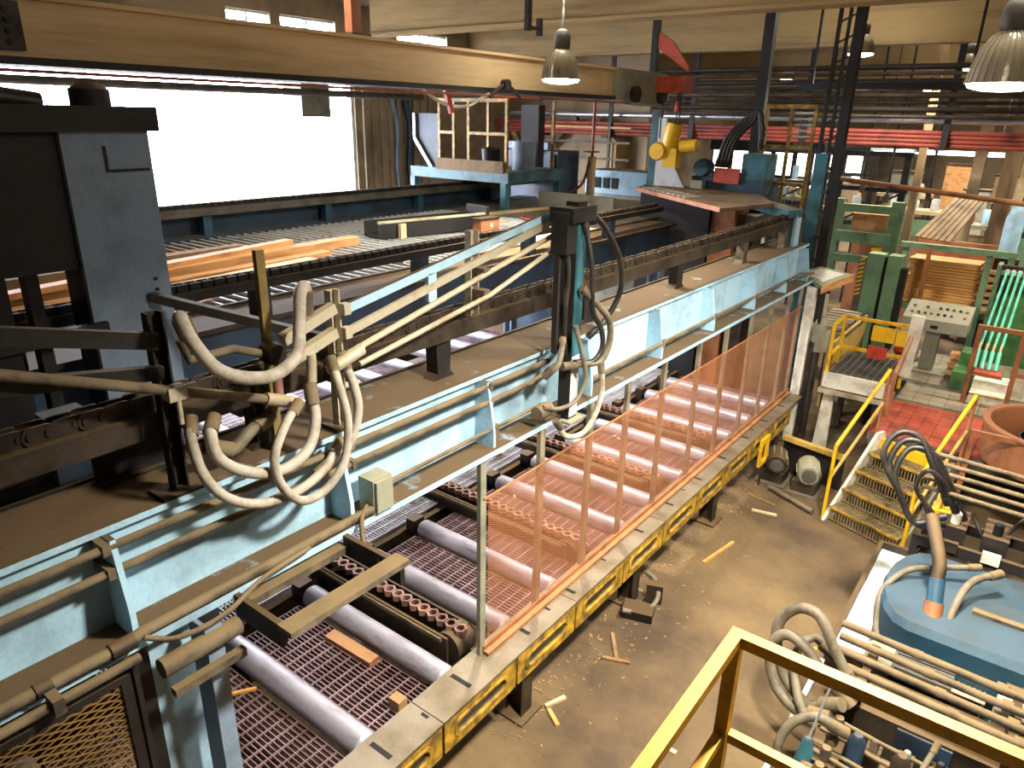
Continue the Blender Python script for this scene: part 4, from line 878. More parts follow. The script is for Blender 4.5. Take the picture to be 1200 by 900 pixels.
MB().lathe([(0,0),(.16,0),(.18,.35),(0,.4)],(-9.0,11.1,3.66),14).build('seat', 'black_plain', t)
MB().box(-8.6,-8.2,11.5,11.7,3.7,4.8).build('control_panel', 'black_plain', t)
t = thing('slanting_chute', 'dark navy slanting chute panel left of the yellow cage', 'panel', (-9.9,10.6,3.68))
MB().prism([(-10.15,4.2),(-9.75,3.68),(-9.6,3.68),(-9.6,4.62),(-10.15,4.62)], 'y', 10.3, 10.36).build('plate', 'navy_paint_shade', t); MB().prism([(-10.2,4.62),(-10.15,4.62),(-10.15,4.2),(-9.72,3.68),(-9.8,3.68),(-10.2,4.16)], 'y', 10.24, 10.36).build('edge', 'silver', t)
t = thing('blue_cabinet', 'dark blue machine cabinet right of the yellow cage', 'cabinet', (-9,12.8,0))
MB().box(-9.7,-8.42,12.5,13.3,0,3.95).build('body', 'navy_paint_shade', t); MB().box(-9.0,-8.47,12.46,12.5,3.1,3.9).build('door', 'navy_paint_shade', t); MB().box(-9.7,-8.6,12.4,12.5,3.98,4.12).build('beam', 'blue_dull', t)
for x in (-9.1,-8.85): MB().box(x-.03,x+.03,12.42,12.46,3.5,4.05).build('handle', 'white_metal', t)
solo(MB().hose([(-13.9,13.7,4.95),(-13.83,13.8,4.2),(-13.83,13.75,3.2),(-13.7,14.0,1.5),(-13.5,14.2,.09)],.09), 'cable_drop', 'navy_paint_shade', 'thick dark blue cable drop on the wall right of the window', 'cable')
solo(MB().hose([(-13.95,13.3,4.95),(-13.88,13.4,4.2),(-13.88,13.35,3.2),(-13.8,13.6,1.5),(-13.7,13.9,0.06)],.06), 'cable_drop', 'blue_dull', 'thinner blue cable drop beside the thick one on the wall', 'cable')
solo(MB().tube([(-13.2,3.0,4.98),(-13.2,13.6,4.98)],.07,10), 'wall_pipe', 'grey_dark', 'grey pipe crossing the top of the big window', 'pipe')
solo(MB().box(-13.9,-13.3,10.1,10.85,4.5,5.9), 'wall_duct', 'grey_paint', 'short grey duct hanging in front of the window top', 'duct')
solo(MB().hose([(-5.82,6.0,4.85),(-5.8,6.3,4.72),(-5.8,6.7,4.70),(-5.8,7.1,4.84)],.018), 'slack_cable', 'white_paint', 'slack white cable hanging below the crane girder', 'cable')
solo(MB().bar((-5.8,6.35,4.86),(-5.78,6.42,4.62),.05,.05), 'red_hanger', 'red_paint', 'red hanger strap below the crane girder', 'strap')
# octagonal duct end and braces on the partition
o8 = [(-10.9+1.05*math.cos(math.pi/8+k*math.pi/4), 3.6+1.05*math.sin(math.pi/8+k*math.pi/4)) for k in range(8)]
t = thing('octagonal_hood', 'large beige octagonal dust hood in front of the rear partition', 'hood', (-10.9,17.8,2.5)); MB().prism(o8, 'y', 17.5, 18.19).build('shell', 'beige_paint', t)
MB().prism([(a*.9-1.09, 3.6+(b_-3.6)*.9) for a, b_ in o8], 'y', 17.46, 17.5).build('face', 'wall_beige', t)
for a, b_, lb in (((-12.6,17.2,3.2),(-11.0,17.2,4.6),'dark diagonal brace leaning right before the octagonal hood'),((-13.4,17.2,4.6),(-12.4,17.2,3.2),'pale diagonal brace left of the octagonal hood')):
    solo(MB().bar(a, b_, .14, .14), 'diagonal_brace', 'grimy_steel' if 'dark' in lb else 'beige_paint', lb, 'brace')
t = thing('pipe_scaffold', 'thin dark pipe frame with a yellow post before the octagonal hood', 'frame', (-10.6,16.6,3.03))
for x in (-12.3,-12.1,-9.6): MB().box(x-.03,x+.03,16.5,16.56,0,4.5).build('upright', 'yellow_wood' if x == -12.3 else 'grimy_steel', t)
for z in (3.0,3.6,4.0,4.35): MB().box(-12.3,-9.0,16.5,16.55,z,z+.05).build('rail', 'grimy_steel' if z < 4.3 else 'yellow_wood', t)
t = thing('service_pillar', 'pale post with a red valve wheel beside the octagonal hood', 'pillar', (-8.1,13.3,3.03))
MB().cyl((-8.1,13.3,3.03),(-8.1,13.3,3.85),.09,14).build('post', 'wood_pale', t); MB().cyl((-8.1,13.3,3.85),(-8.1,13.3,4.9),.03,8).build('riser', 'red_pipe', t)
MB().lathe([(.14,-.015),(.17,0),(.14,.015)],(-8.05,13.2,3.95),16).build('valve_wheel', 'red_paint', t)
hose('pink_hose', [(-8.1,13.2,3.7),(-8.2,13.1,3.3),(-8.5,12.9,3.1),(-8.8,12.45,3.06)], .03, 'rust_drum', 'pinkish hose drooping from the pale service post')
t = thing('teal_bench', 'pale teal low machine bench behind the grey steel sheet', 'bench', (-8.6,15,2.4)); MB().box(-9.0,-7.4,14.6,15.4,0,3.0).build('body', 'grey_paint', t); MB().box(-9.0,-7.4,14.55,15.4,3.0,3.5).build('panel', 'blue_paint', t)
for k in range(3): MB().box(-8.75+k*.22,-8.6+k*.22,14.53,14.55,3.12,3.35).build('opening', 'slot_black', t)
# red pipes and dark overhead pipes
for k, z in enumerate((4.24,4.32,4.40,4.48)):
    pipe('red_pipe', [(-13.6,17.0-.02*k,z),(9,17.0-.02*k,z-.06)], .045, 'red_pipe', '%s red pipe of the four-pipe run across the rear of the hall' % ['lowest','second lowest','second highest','highest'][k], 'pipe', 'run of four red pipes')
pipe('silver_pipe', [(-13.6,17.2,4.68),(9,17.2,4.66)], .06, 'silver', 'silver pipe running just above the red pipes')
ov = ['lowest','second','third','fourth','fifth','sixth','seventh','highest']
for k in range(8):
    pipe('overhead_pipe', [(-8.6,16.7+.1*(k%3),4.75+k*.13),(9,16.7+.1*(k%3),4.72+k*.13)], .035+.02*(k%2), 'black_steel' if k % 3 else 'grimy_steel', '%s dark overhead pipe, counted upward from the red pipes' % ov[k], 'pipe', 'dark overhead pipes')
for i, x in enumerate((-12.0,-9.8,-7.6,-5.0,-2.3,.4)):
    t = thing('pipe_rack', 'black pipe rack hanger, %s from the left along the red pipes' % ['first','second','third','fourth','fifth','sixth'][i], 'rack', (x,16.9,4.1), 'pipe rack hangers'); MB().box(x-.06,x+.06,16.86,16.9,4.15,6.9).build('hanger', 'black_plain', t); MB().box(x-.08,x+.08,16.6,17.3,4.13,4.18).build('shelf', 'black_plain', t)
t = thing('cable_ladder', 'dark cable ladder crossing above the right-hand machines', 'cable ladder', (0,14.6,5.2))
for y in (14.4,14.8): MB().box(-4.5,6,y-.02,y+.02,5.15,5.25).build('side_rail', 'black_plain', t)
for k in range(28): MB().box(-4.4+k*.37,-4.36+k*.37,14.4,14.8,5.16,5.19).build('rung', 'black_plain', t)
for x in (-4.3,-1.8,1.5): MB().box(x-.02,x+.02,14.58,14.62,5.2,6.9).build('hanger', 'black_plain', t)
# hoist
t = thing('chain_hoist', 'yellow chain hoist hanging from an orange trolley at the girder end', 'hoist', (-5.6,11.6,3.85))
MB().box(-5.98,-5.88,11.45,11.55,5.0,6.6).build('hanger_post', 'black_plain', t)
MB().prism([(-5.85,5.66),(-5.3,5.30),(-5.3,5.38),(-5.6,5.75),(-5.85,5.9)], 'y', 11.45, 11.5).build('trolley_arm', 'orange_paint', t)
MB().box(-5.8,-5.3,11.35,11.7,5.0,5.24).build('trolley', 'orange_paint', t)
MB().lathe([(0,-.06),(.2,-.06),(.2,.06),(0,.06)],(-5.88,11.5,5.08),18,(1,0,0)).build('trolley_wheel', 'black_steel', t)
MB().lathe([(0,-.22),(.12,-.22),(.14,-.1),(.14,.1),(.12,.22),(0,.22)],(-5.5,11.5,4.32),16,(.2,0,1)).build('motor', 'yellow_bright', t)
MB().lathe([(0,-.14),(.1,-.14),(.1,.14),(0,.14)],(-5.18,11.5,4.2),14,(1,0,.1)).build('gear_housing', 'yellow_bright', t)
MB().lathe([(0,-.06),(.13,-.06),(.15,0),(.13,.06),(0,.06)],(-5.68,11.4,4.1),18,(0,1,0)).build('sheave', 'yellow_bright', t)
MB().box(-5.58,-5.35,11.4,11.6,3.85,4.15).build('hook_block', 'yellow_bright', t)
for x in (-5.72,-5.45,-5.4): MB().cyl((x,11.5,4.3),(x,11.5,5.05),.014,6).build('lift_chain', 'black_steel', t)
MB().lathe([(0,0),(.05,0),(.03,.16),(0,.16)],(-5.45,11.5,4.72),8).build('red_hook', 'red_paint', t)
solo(MB().prism([(-5.88,3.5),(-5.3,3.5),(-5.72,4.12),(-5.74,4.62),(-5.88,4.62)], 'y', 11.75, 11.79), 'triangular_gusset', 'white_metal', 'white triangular gusset plate behind the yellow hoist', 'plate')
solo(MB().box(-6.02,-5.88,11.75,11.9,2.6,4.75), 'teal_post', 'teal_paint', 'teal post at the left of the white gusset plate', 'post')
# bridge plate over the far end
t = thing('bridge_deck', 'brown steel bridge plate with a row of slots spanning the girders', 'plate', (-4.9,10.8,3.45))
MB().prism([(-5.85,11.1),(-3.65,9.3),(-3.35,10.5),(-3.95,11.6),(-6.2,12.2)], 'z', 3.47, 3.52).build('plate', 'wood_old', t)
MB().bar((-5.85,11.08,3.5),(-3.65,9.28,3.5),.03,.06).build('front_edge', 'rust_paint', t)
for k in range(9):
    a = Vector((-5.75,11.12,3.525)).lerp(Vector((-4.6,10.2,3.525)), k/8); MB().bar(tuple(a), tuple(a+Vector((.1,.35,0))), .05, .012).build('slat', 'white_paint', t)
t = thing('cross_beam', 'teal cross beam on short legs at the far end of the near girder', 'beam', (-3.4,10.6,2.96))
MB().prism([(-4.4,11.5),(-3.05,10.2),(-2.95,10.5),(-4.2,11.9)], 'z', 3.36, 3.465).build('beam', 'teal_paint', t)
MB().box(-3.16,-3.02,10.42,10.56,2.96,3.4).build('leg', 'teal_paint', t); MB().box(-3.02,-2.98,10.38,10.6,2.96,3.4).build('leg', 'blue_paint', t)
t = thing('machine_housing', 'black machine housing in shadow under the bridge plate', 'housing', (-5.1,11.4,0)); MB().box(-5.85,-4.6,11.25,12.0,0,3.44).build('body', 'black_plain', t); MB().box(-4.58,-4.2,11.3,11.9,0,3.3).build('brown_box', 'rust_paint', t); MB().box(-4.18,-3.9,11.4,11.8,0,3.2).build('tan_box', 'grimy_steel', t)
t = thing('power_unit', 'dark power unit with bright red cover on the bridge plate', 'machine', (-4.6,12.1,3.5))
MB().box(-5.3,-4.05,12.0,12.8,3.0,3.7).build('base', 'navy_paint_shade', t); MB().box(-4.88,-4.45,11.93,11.98,3.62,3.86).build('red_cover', 'orange_paint', t); MB().box(-4.45,-4.05,12.0,12.5,3.7,4.1).build('blue_tank', 'teal_paint', t)
MB().lathe([(0,-.15),(.13,-.15),(.15,0),(.13,.15),(0,.15)],(-5.1,12.0,3.85),16,(0,1,0)).build('blue_motor', 'blue_clean', t); MB().box(-5.2,-5.0,11.75,11.9,3.52,3.65).build('grey_box', 'grey_paint', t)
for k in range(4): hose('arched_hose', [(-4.95+.06*k,12.2,3.9),(-4.85+.06*k,12.2,4.3),(-4.6+.06*k,12.2,4.6),(-4.35,12.2,4.75),(-4.25,12.2,4.5-.1*k)], .035, 'hose_black', '%s black hose arching over the red-covered power unit' % ['outermost','second','third','innermost'][k], 'hoses over the power unit')
t = thing('yellow_cage', 'narrow yellow ladder cage in front of the far windows', 'cage', (-3.95,12.5,3.5))
for x in (-4.32,-3.92,-3.55): MB().box(x-.025,x+.025,12.48,12.53,3.2,4.86).build('post', 'yellow_paint', t)
for z in (4.80,4.18,3.6): MB().box(-4.34,-3.53,12.48,12.53,z,z+.06).build('rail', 'yellow_paint', t)
for k in range(5): MB().box(-3.9,-3.57,12.6,12.63,4.36+k*.09,4.39+k*.09).build('louvre', 'silver', t)
# tall columns
t = thing('tall_column', 'dark steel column rising behind the ladder cage to the ceiling', 'column', (-4.64,13.0,0)); MB().box(-4.72,-4.55,12.95,13.1,0,6.9).build('shaft', 'black_plain', t); MB().box(-4.82,-4.45,12.85,13.2,0,.03).build('base_plate', 'black_plain', t)
t = thing('lattice_column', 'dark lattice column with a teal lower half at the conveyor end', 'column', (-3.17,12.2,0))
MB().box(-3.36,-3.17,12.15,12.32,0,4.15).build('lower_shaft', 'teal_paint', t); MB().box(-3.11,-2.98,12.15,12.32,0,6.9).build('rear_shaft', 'black_plain', t); MB().box(-3.36,-3.31,12.2,12.25,4.15,6.9).build('upper_rod', 'black_plain', t); MB().box(-3.22,-3.18,12.2,12.25,4.15,6.9).build('upper_rod', 'black_plain', t)
for k in range(9): MB().bar((-3.34,12.22,4.3+k*.28),(-3.04,12.22,4.44+k*.28),.025,.025).build('lattice_bar', 'black_plain', t)
for k in range(5): MB().box(-3.18,-3.10,12.13,12.15,2.5+k*.35,2.56+k*.35).build('rivet_plate', 'grimy_steel', t)

# ================================================================ BACKGROUND RIGHT: GREEN MACHINE AND REAR HALL
t = thing('green_machine', 'green steel sorting machine frame behind the lattice column', 'machine', (-2.8,14.5,0))
MB().box(-3.5,-2.45,14.4,14.55,3.08,3.22).build('top_beam', 'green_paint', t); MB().box(-3.4,-2.45,14.3,14.5,2.55,2.75).build('middle_beam', 'green_paint', t); MB().box(-3.4,-2.5,14.2,14.4,2.2,2.35).build('lower_beam', 'green_paint', t)
MB().box(-2.55,-2.35,14.42,14.6,0,3.3).build('post', 'green_paint', t); MB().box(-3.5,-3.35,14.42,14.6,0,3.3).build('post', 'green_paint', t)
for x0, x1 in ((-2.62,-2.36),(-2.3,-2.08)): MB().box(x0,x1,13.6,13.9,0,2.5).build('press_column', 'green_paint', t)
MB().box(-2.36,-2.3,13.7,13.85,0,2.45).build('slide', 'black_plain', t); MB().box(-2.07,-1.98,13.6,13.8,0,2.3).build('slide', 'black_plain', t)
MB().box(-3.2,-2.6,14.6,15.4,2.7,3.05).build('table', 'wood_fresh', t); MB().box(-2.72,-2.55,14.28,14.3,2.36,2.5).build('yellow_label', 'yellow_bright', t)
MB().box(-3.3,-2.6,15.4,15.5,0,3.1).build('back_plate', 'rust_paint', t)
t = thing('hazard_post', 'post with yellow and black hazard stripes by the green machine', 'post', (-2.62,13.45,0)); MB().box(-2.70,-2.60,13.42,13.5,0,2.45).build('post', 'grey_dark', t)
for k in range(9): MB().prism([(-2.69,1.78+k*.075),(-2.61,1.82+k*.075),(-2.61,1.857+k*.075),(-2.69,1.817+k*.075)], 'y', 13.405, 13.42).build('stripe', 'yellow_bright', t)
t = thing('long_pole', 'long brown pipe rail slanting across the rear hall', 'rail', (-2,14,3.5)); MB().tube([(-3.4,13.2,3.74),(-.2,13.2,3.50)],.04,10).build('tube', 'rust_paint', t); MB().cyl((-3.2,13.2,0),(-3.2,13.2,3.72),.03,8).build('prop', 'grimy_steel', t)
for i, (x, y, w_, m) in enumerate(((-1.8,18.8,.22,'wood_pale'),(-1.2,18.6,.3,'wood_old'),(-.9,17.8,.14,'wood_pale'),(-3.1,20,.16,'wood_old'))):
    t = thing('timber_post', ['pale timber roof post, brightest in the rear hall','wide weathered timber post right of the pale one','slim pale timber post near the right edge','dark timber post in front of the rear benches'][i], 'post', (x,y,0), 'timber roof posts'); MB().box(x-w_/2,x+w_/2,y-w_/2,y+w_/2,0,6.9).build('post', m, t); MB().box(x-w_/2-.06,x+w_/2+.06,y-w_/2-.06,y+w_/2+.06,0,.15).build('foot', 'grimy_steel', t)
t = thing('slanted_ramp', 'weathered plank ramp leaning in the rear hall', 'ramp', (-2.1,17.3,0))
for k in range(6):
    o = Vector((0,.0,0)); MB().bar((-2.42+k*.11,17.0,2.42-.01*k),(-1.95+k*.09,18.3,3.2),.1,.04).build('plank', 'wood_old', t)
for x in (-2.4,-1.8): MB().box(x-.04,x+.04,17.1,17.18,0,2.42).build('prop', 'rust_paint', t)
t = thing('gas_bottle', 'tall pale-blue gas bottle by the right-hand posts', 'bottle', (-.84,17.4,0)); MB().lathe([(0,2.14),(.15,2.14),(.16,2.24),(.16,2.9),(.1,3.1),(.05,3.19),(0,3.19)],(-.84,17.4,0),16).build('bottle', 'blue_paint', t); MB().box(-1.05,-.6,17.2,17.6,0,2.14).build('stand', 'grimy_steel', t)
# benches, racks and white goods in the rear hall
bx = [(-6.6,22,.9,.6,2.6,'pale machine table'),(-4.9,21,1.0,.6,2.5,'low beige bench'),(-3.4,23,1.6,.8,2.4,'long grey work table'),(-1.6,21.5,1.2,.7,2.3,'grey roller bed'),(-7.5,27,1.5,1,2.7,'wide beige conveyor'),(-4.6,28,1.6,1,2.4,'tan stacked timber bed'),(-1.2,27,1.6,1,2.5,'pale infeed deck')]
for x, y, w_, d_, z, lb in bx:
    t = thing('rear_bench', lb+' in the rear hall beyond the red pipes', 'bench', (x,y,0), 'rear hall benches'); MB().box(x-w_/2,x+w_/2,y-d_/2,y+d_/2,z-.1,z).build('top', random.choice(['grey_paint','wood_pale','white_metal']), t)
    MB().box(x-w_/2+.05,x+w_/2-.05,y-d_/2+.1,y-d_/2+.14,z-.7,z-.25).build('apron', random.choice(['wood_old','grimy_steel','green_paint']), t)
    for sx in (-1,1):
        for sy in (-1,1): MB().box(x+sx*(w_/2-.06)-.04,x+sx*(w_/2-.06)+.04,y+sy*(d_/2-.06)-.04,y+sy*(d_/2-.06)+.04,0,z-.1).build('leg', 'grimy_steel', t)
    for k in range(3):
        h_ = random.uniform(.15,.45); xx = x-w_/2+.2+k*w_/3.2
        solo(MB().lathe([(0,0),(.1,0),(.11,.02),(.11,h_),(.08,h_+.05),(0,h_+.05)],(xx,y,z),12), 'canister', random.choice(['white_metal','blue_paint','white_paint','red_paint']), 'canister %s on the %s of the rear hall' % (['at the left end','in the middle','at the right end'][k], lb), 'canister')
for i, (x, y) in enumerate(((-6.2,19.5),(-3.9,19.0),(-.2,19.5),(-5.6,24))):
    t = thing('rear_gantry', ['dark gantry frame left in the rear hall','dark gantry frame behind the green machine','dark gantry frame at the right edge of the rear hall','dark gantry frame deep in the rear hall'][i], 'frame', (x,y,0), 'rear gantry frames')
    for s_ in (-.7,.7): MB().box(x+s_-.07,x+s_+.07,y-.07,y+.07,0,4.0).build('post', 'black_steel', t)
    for z in (2.3,3.1,3.9): MB().box(x-.8,x+.8,y-.05,y+.05,z,z+.1).build('rail', 'black_steel', t)
    MB().bar((x-.7,y,2.3),(x+.7,y,3.1),.05,.05).build('brace', 'black_steel', t)
t = thing('glow_strip', 'long white glowing strip added for a pale truss in the rear hall', 'lamp', (-2.5,20,3.95)); MB().box(-4.2,-1.4,20.05,20.12,3.94,3.98).build('glow_bar', 'white_glow', t); MB().box(-4.25,-1.35,20.0,20.17,3.98,4.04).build('housing', 'white_metal', t)  # glowing strip added for the white truss-like bits at the rear
for x in (-4.0,-1.6): MB().box(x-.01,x+.01,20.09,20.11,4.04,6.89).build('rod', 'grimy_steel', t)

rc = [(-7.2,20.5,.7,3.3,'white_metal','tall white cabinet'),(-5.4,22.6,.9,2.9,'wood_pale','pale plywood cabinet'),(-4.3,25.5,.8,3.2,'grey_paint','grey tool cabinet'),(-2.2,24,.6,2.9,'white_paint','white enamel cabinet'),(-.6,23.5,.7,3.2,'green_paint','green cabinet'),(-3.0,27.5,1.0,3.4,'wood_fresh','orange-brown timber bin'),(-.2,28.5,1.2,3.3,'white_metal','wide white cabinet'),(-6.3,25.5,.7,3.0,'blue_paint','pale blue cabinet'),(.6,21,.8,3.1,'wood_old','weathered timber bin'),(-1.6,30,1.4,3.0,'wood_pale','wide pale bin')]
for x, y, w_, z, m, lb in rc:
    t = thing('rear_cabinet', lb+' standing in the rear hall', 'cabinet', (x,y,0), 'cabinets and bins in the rear hall'); MB().box(x-w_/2,x+w_/2,y,y+.5,0,z).build('body', m, t)
    MB().box(x-w_/2+.04,x-.01,y-.025,y,.2,z-.08).build('door', m, t); MB().box(x+.01,x+w_/2-.04,y-.025,y,.2,z-.08).build('door', m, t); MB().box(x-w_/2-.03,x+w_/2+.03,y-.04,y+.53,z,z+.05).build('lid', 'grimy_steel', t)
for i, (x, y, z0) in enumerate(((-3.9,18.2,3.3),(-3.4,18.4,3.1),(-2.6,18.6,3.2),(-.6,18.5,3.4),(-5.0,18.4,3.5))):
    t = thing('hanging_cable', '%s dark cable drop hanging below the red pipes, counted from the lattice column' % ['second','third','fourth','fifth','first'][i], 'cable', (x,y,z0), 'cable drops below the red pipes'); MB().hose([(x,y,6.89),(x+.03,y,5.5),(x-.02,y,4.4),(x,y,z0)],.025).build('cable', 'hose_black', t); MB().box(x-.05,x+.05,y-.05,y+.05,z0-.18,z0).build('plug_box', 'grimy_steel', t)
# ================================================================ LOWER RIGHT: HYDRAULIC UNIT
t = thing('drip_tray', 'pale steel drip tray under the blue hydraulic tank', 'tray', (.2,6.6,0))
MB().box(-.82,1.6,5.75,7.8,.24,.28).build('bottom', 'white_metal', t)
MB().box(-.84,-.80,5.73,7.82,.2,.36).box(-.84,1.6,7.78,7.82,.2,.36).box(-.84,1.6,5.73,5.77,.0,.36).build('rim', 'grimy_steel', t)
for x, y in ((-.75,7.7),(1.5,7.7),(-.75,5.85),(1.5,5.85)): MB().box(x-.05,x+.05,y-.05,y+.05,0,.24).build('foot', 'black_steel', t)
tk = thing('hydraulic_tank', 'big blue hydraulic tank with a rounded end and pump pipes', 'tank', (.5,6.4,.28))
def lobe(r0):
    P = []
    for k in range(9): a = math.pi/2+math.pi*k/8; P.append((-.28+.30*r0*math.cos(a), 6.27+.64*r0*math.sin(a)))
    return P + [(1.5,6.27-.64*r0),(1.5,6.27+.64*r0)]
A_ = [(a,b_,.28) for a,b_ in lobe(1)]; B_ = [(a,b_,.84) for a,b_ in lobe(1)]; C_ = [(a,b_,.90) for a,b_ in lobe(.93)]
MB().loft(A_, B_).loft(B_, C_).build('shell', 'blue_clean', tk)
MB().tube([(-.12,5.75,.62),(-.17,6.0,1.0),(-.19,6.08,1.12)],.06,14).build('riser', 'blue_clean', tk)
MB().tube([(-.145,5.86,.80),(-.165,5.97,.96)],.072,14).build('riser_band', 'rust_paint', tk)
MB().hose([(-.19,6.06,1.10),(-.2,6.15,1.2),(-.26,6.3,1.3),(-.36,6.55,1.42)],.055).build('elbow', 'grimy_steel', tk)
MB().lathe([(0,0),(.12,0),(.12,.06),(.07,.1),(.07,.2),(0,.2)],(-.1,5.72,.42),16).build('pump_flange', 'navy_paint_shade', tk)
MB().box(.1,1.4,6.1,6.16,.90,.93).build('weld_strip', 'dusty_pipe', tk)
MB().box(-.42,-.2,5.62,5.8,.45,.56).build('bracket', 'white_paint', tk)
HH = 'hoses over the hydraulic tank'
hose('tank_hose', [(.05,6.6,1.05),(-.2,6.45,1.02),(-.42,6.3,.98),(-.55,6.05,.85),(-.52,5.85,.65),(-.42,5.7,.5),(-.3,5.62,.45)], .026, 'hose_grey', 'brown-grey hose curling round the rounded end of the blue tank', HH)
hose('tank_hose', [(.2,6.5,1.1),(.05,6.3,1.08),(-.02,6.05,.98),(-.04,5.8,.75),(-.02,5.66,.5)], .03, 'hose_grey', 'brown-grey hose bending down the front of the blue tank', HH)
# manifold above the tank, dark pipes and big black hoses
mf = thing('valve_rack', 'dark rack of valves and pipes standing behind the blue tank', 'valve rack', (.2,7.2,.28))
MB().box(-.5,1.4,6.95,7.0,.9,1.0).box(-.5,1.4,7.45,7.5,.9,1.0).box(-.5,-.44,6.95,7.5,.28,1.0).box(1.3,1.36,6.95,7.5,.28,1.0).build('frame', 'black_steel', mf)
for k in range(5):
    x = -.3+k*.33; MB().box(x,x+.2,7.0,7.4,1.0,1.16).build('valve_block', random.choice(['grimy_steel','black_steel','black_steel']), mf)
    MB().lathe([(0,0),(.04,0),(.04,.1),(.02,.12),(0,.12)],(x+.1,7.1,1.16),10).build('solenoid', random.choice(['white_paint','black_plain','grey_paint']), mf)
    MB().box(x+.03,x+.17,6.9,6.95,.95,1.05).build('tag', random.choice(['white_paint','wood_pale','grimy_steel']), mf)
MB().box(-.44,1.3,7.0,7.45,.7,.74).build('shelf', 'grimy_steel', mf)
for k in range(5):
    z = 1.42+.05*k; y = 7.0+.09*k
    pipe('feed_pipe', [(-.52,y,z+.06),(1.2,y,z)], .022, 'dusty_pipe', '%s brown feed pipe of the five above the valve rack' % ['nearest','second','third','fourth','farthest'][k], 'pipe', 'feed pipes above the valve rack')
for k in range(3):
    s_ = k*.06
    hose('black_hose', [(-.30,6.85,1.3-s_),(-.5,6.78,1.2),(-.66,6.76,1.45),(-.86+s_,6.8,1.75-s_),(-.80+s_,6.9,1.96-s_),(-.62+s_,6.95,1.95-s_),(-.45+s_,6.9+.06*k,1.7-s_),(-.3+.07*k,6.98+.1*k,1.4-.1*k)], .028, 'hose_black', '%s black hose loop rising left of the valve rack' % ['largest','middle','smallest'][k], 'black hose loops at the valve rack')
hose('black_hose', [(-.4,6.9,1.3),(-.55,6.85,1.5),(-.5,6.85,1.7),(-.35,6.9,1.6),(-.3,6.95,1.4)], .02, 'hose_black', 'thin black hose loop inside the larger ones', 'black hose loops at the valve rack')
t = thing('yellow_lever', 'yellow lever valve beside the black hose loops', 'valve', (-.35,7.4,1.0)); MB().bar((-.38,7.3,1.16),(-.34,7.35,1.45),.06,.03).build('lever', 'yellow_bright', t); MB().box(-.42,-.26,7.25,7.45,1.0,1.16).build('body', 'yellow_bright', t)
# front pipes in a row
fr = thing('pump_bed', 'dusty machine bed under the row of long pipes', 'bed', (.4,5.2,0))
MB().box(-.82,1.6,3.9,5.68,.06,.14).build('bed_plate', 'grimy_steel', fr)
MB().box(-.86,-.82,3.9,5.68,.0,.22).build('bed_edge', 'white_metal', fr)
for x, y in ((-.6,4.2),(1.3,4.2),(-.6,5.5),(1.3,5.5)): MB().box(x-.1,x+.1,y-.1,y+.1,0,.06).build('pad', 'grimy_steel', fr)
MB().box(-.6,1.5,4.95,5.4,.14,.5).build('trough', 'grimy_steel', fr)
for k in range(3): MB().box(-.15+k*.55,.2+k*.55,4.93,4.95,.3,.48).build('side_plate', 'navy_paint_shade', fr)
for k in range(4):
    y = 5.46-.13*k; z = .78-.03*k
    q = thing('long_pipe', '%s long dusty pipe of the four in a row before the blue tank' % ['farthest','second farthest','second nearest','nearest'][k], 'pipe', (.4,y,z), 'row of four long dusty pipes')
    MB().tube([(-.72+.02*k,y+.03,z),(1.5,y-.06,z)],.03,12).build('tube', 'dusty_pipe', q)
    for x in (-.2+.1*k,.35+.05*k,.9): MB().tube([(x,y+.005,z),(x+.07,y+.003,z)],.037,12).build('coupling', 'dusty_pipe', q)
for x in (-.45,.5,1.3): MB().box(x-.03,x+.03,4.98,5.52,.5,.68).build('pipe_support', 'grimy_steel', fr)
t = thing('pump_motor', 'ribbed grey pump motor with a smooth end cap behind the long pipes', 'motor', (-.05,5.62,.2))
MB().lathe([(0,-.14),(.1,-.14),(.13,-.1),(.13,.06),(0,.06)],(-.38,5.62,.5),18,(1,0,0)).build('end_cap', 'grey_paint', t)
MB().lathe([(0,-.02),(.13,-.02),(.13,.4),(0,.4)],(-.3,5.62,.5),18,(1,0,0)).build('housing', 'grey_dark', t)
for k in range(12):
    a = math.pi*(k-.5)/10; MB().box(-.3,.1,5.62+.13*math.cos(a)-.006,5.62+.13*math.cos(a)+.006,.5+.13*math.sin(a)-.01,.5+.13*math.sin(a)+.012).build('rib', 'grey_dark', t)
MB().box(-.4,.1,5.52,5.72,.14,.4).build('foot', 'grimy_steel', t)
t = thing('coupling_guard', 'yellow wire-mesh coupling guard right of the pump motor', 'guard', (.2,5.62,.14))
MB().box(.12,.30,5.54,5.7,.14,.55).build('core', 'black_plain', t)
flatbuild(expanded(.31, 5.5, 5.72, .3, .6, .05, .04, .01, .006), 'wire_mesh', 'yellow_bright', t)
b = MB()
for i in range(6): b.bar((.11+.035*i,5.52,.565),(.16+.035*i,5.72,.565),.006,.006).bar((.16+.035*i,5.52,.57),(.11+.035*i,5.72,.57),.006,.006)
stuff(b.build('top_mesh', 'yellow_bright', t)); MB().box(.1,.32,5.5,5.73,.55,.56).build('top_frame', 'wood_pale', t)
t = thing('pump_box', 'white and brown pump gearbox right of the coupling guard', 'gearbox', (.45,5.6,.14))
MB().box(.38,.62,5.42,5.74,.14,.66).build('body', 'white_paint', t); MB().box(.37,.63,5.55,5.75,.66,.70).build('lid', 'dusty_pipe', t); MB().lathe([(0,0),(.09,0),(.09,.03),(0,.03)],(.5,5.64,.70),12).build('cap', 'dusty_pipe', t)
t = thing('coupling_guard', 'yellow wire-mesh coupling guard at the right edge of the picture', 'guard', (.8,5.6,.14)); MB().box(.72,.95,5.5,5.7,.14,.58).build('core', 'black_plain', t)
b = MB()
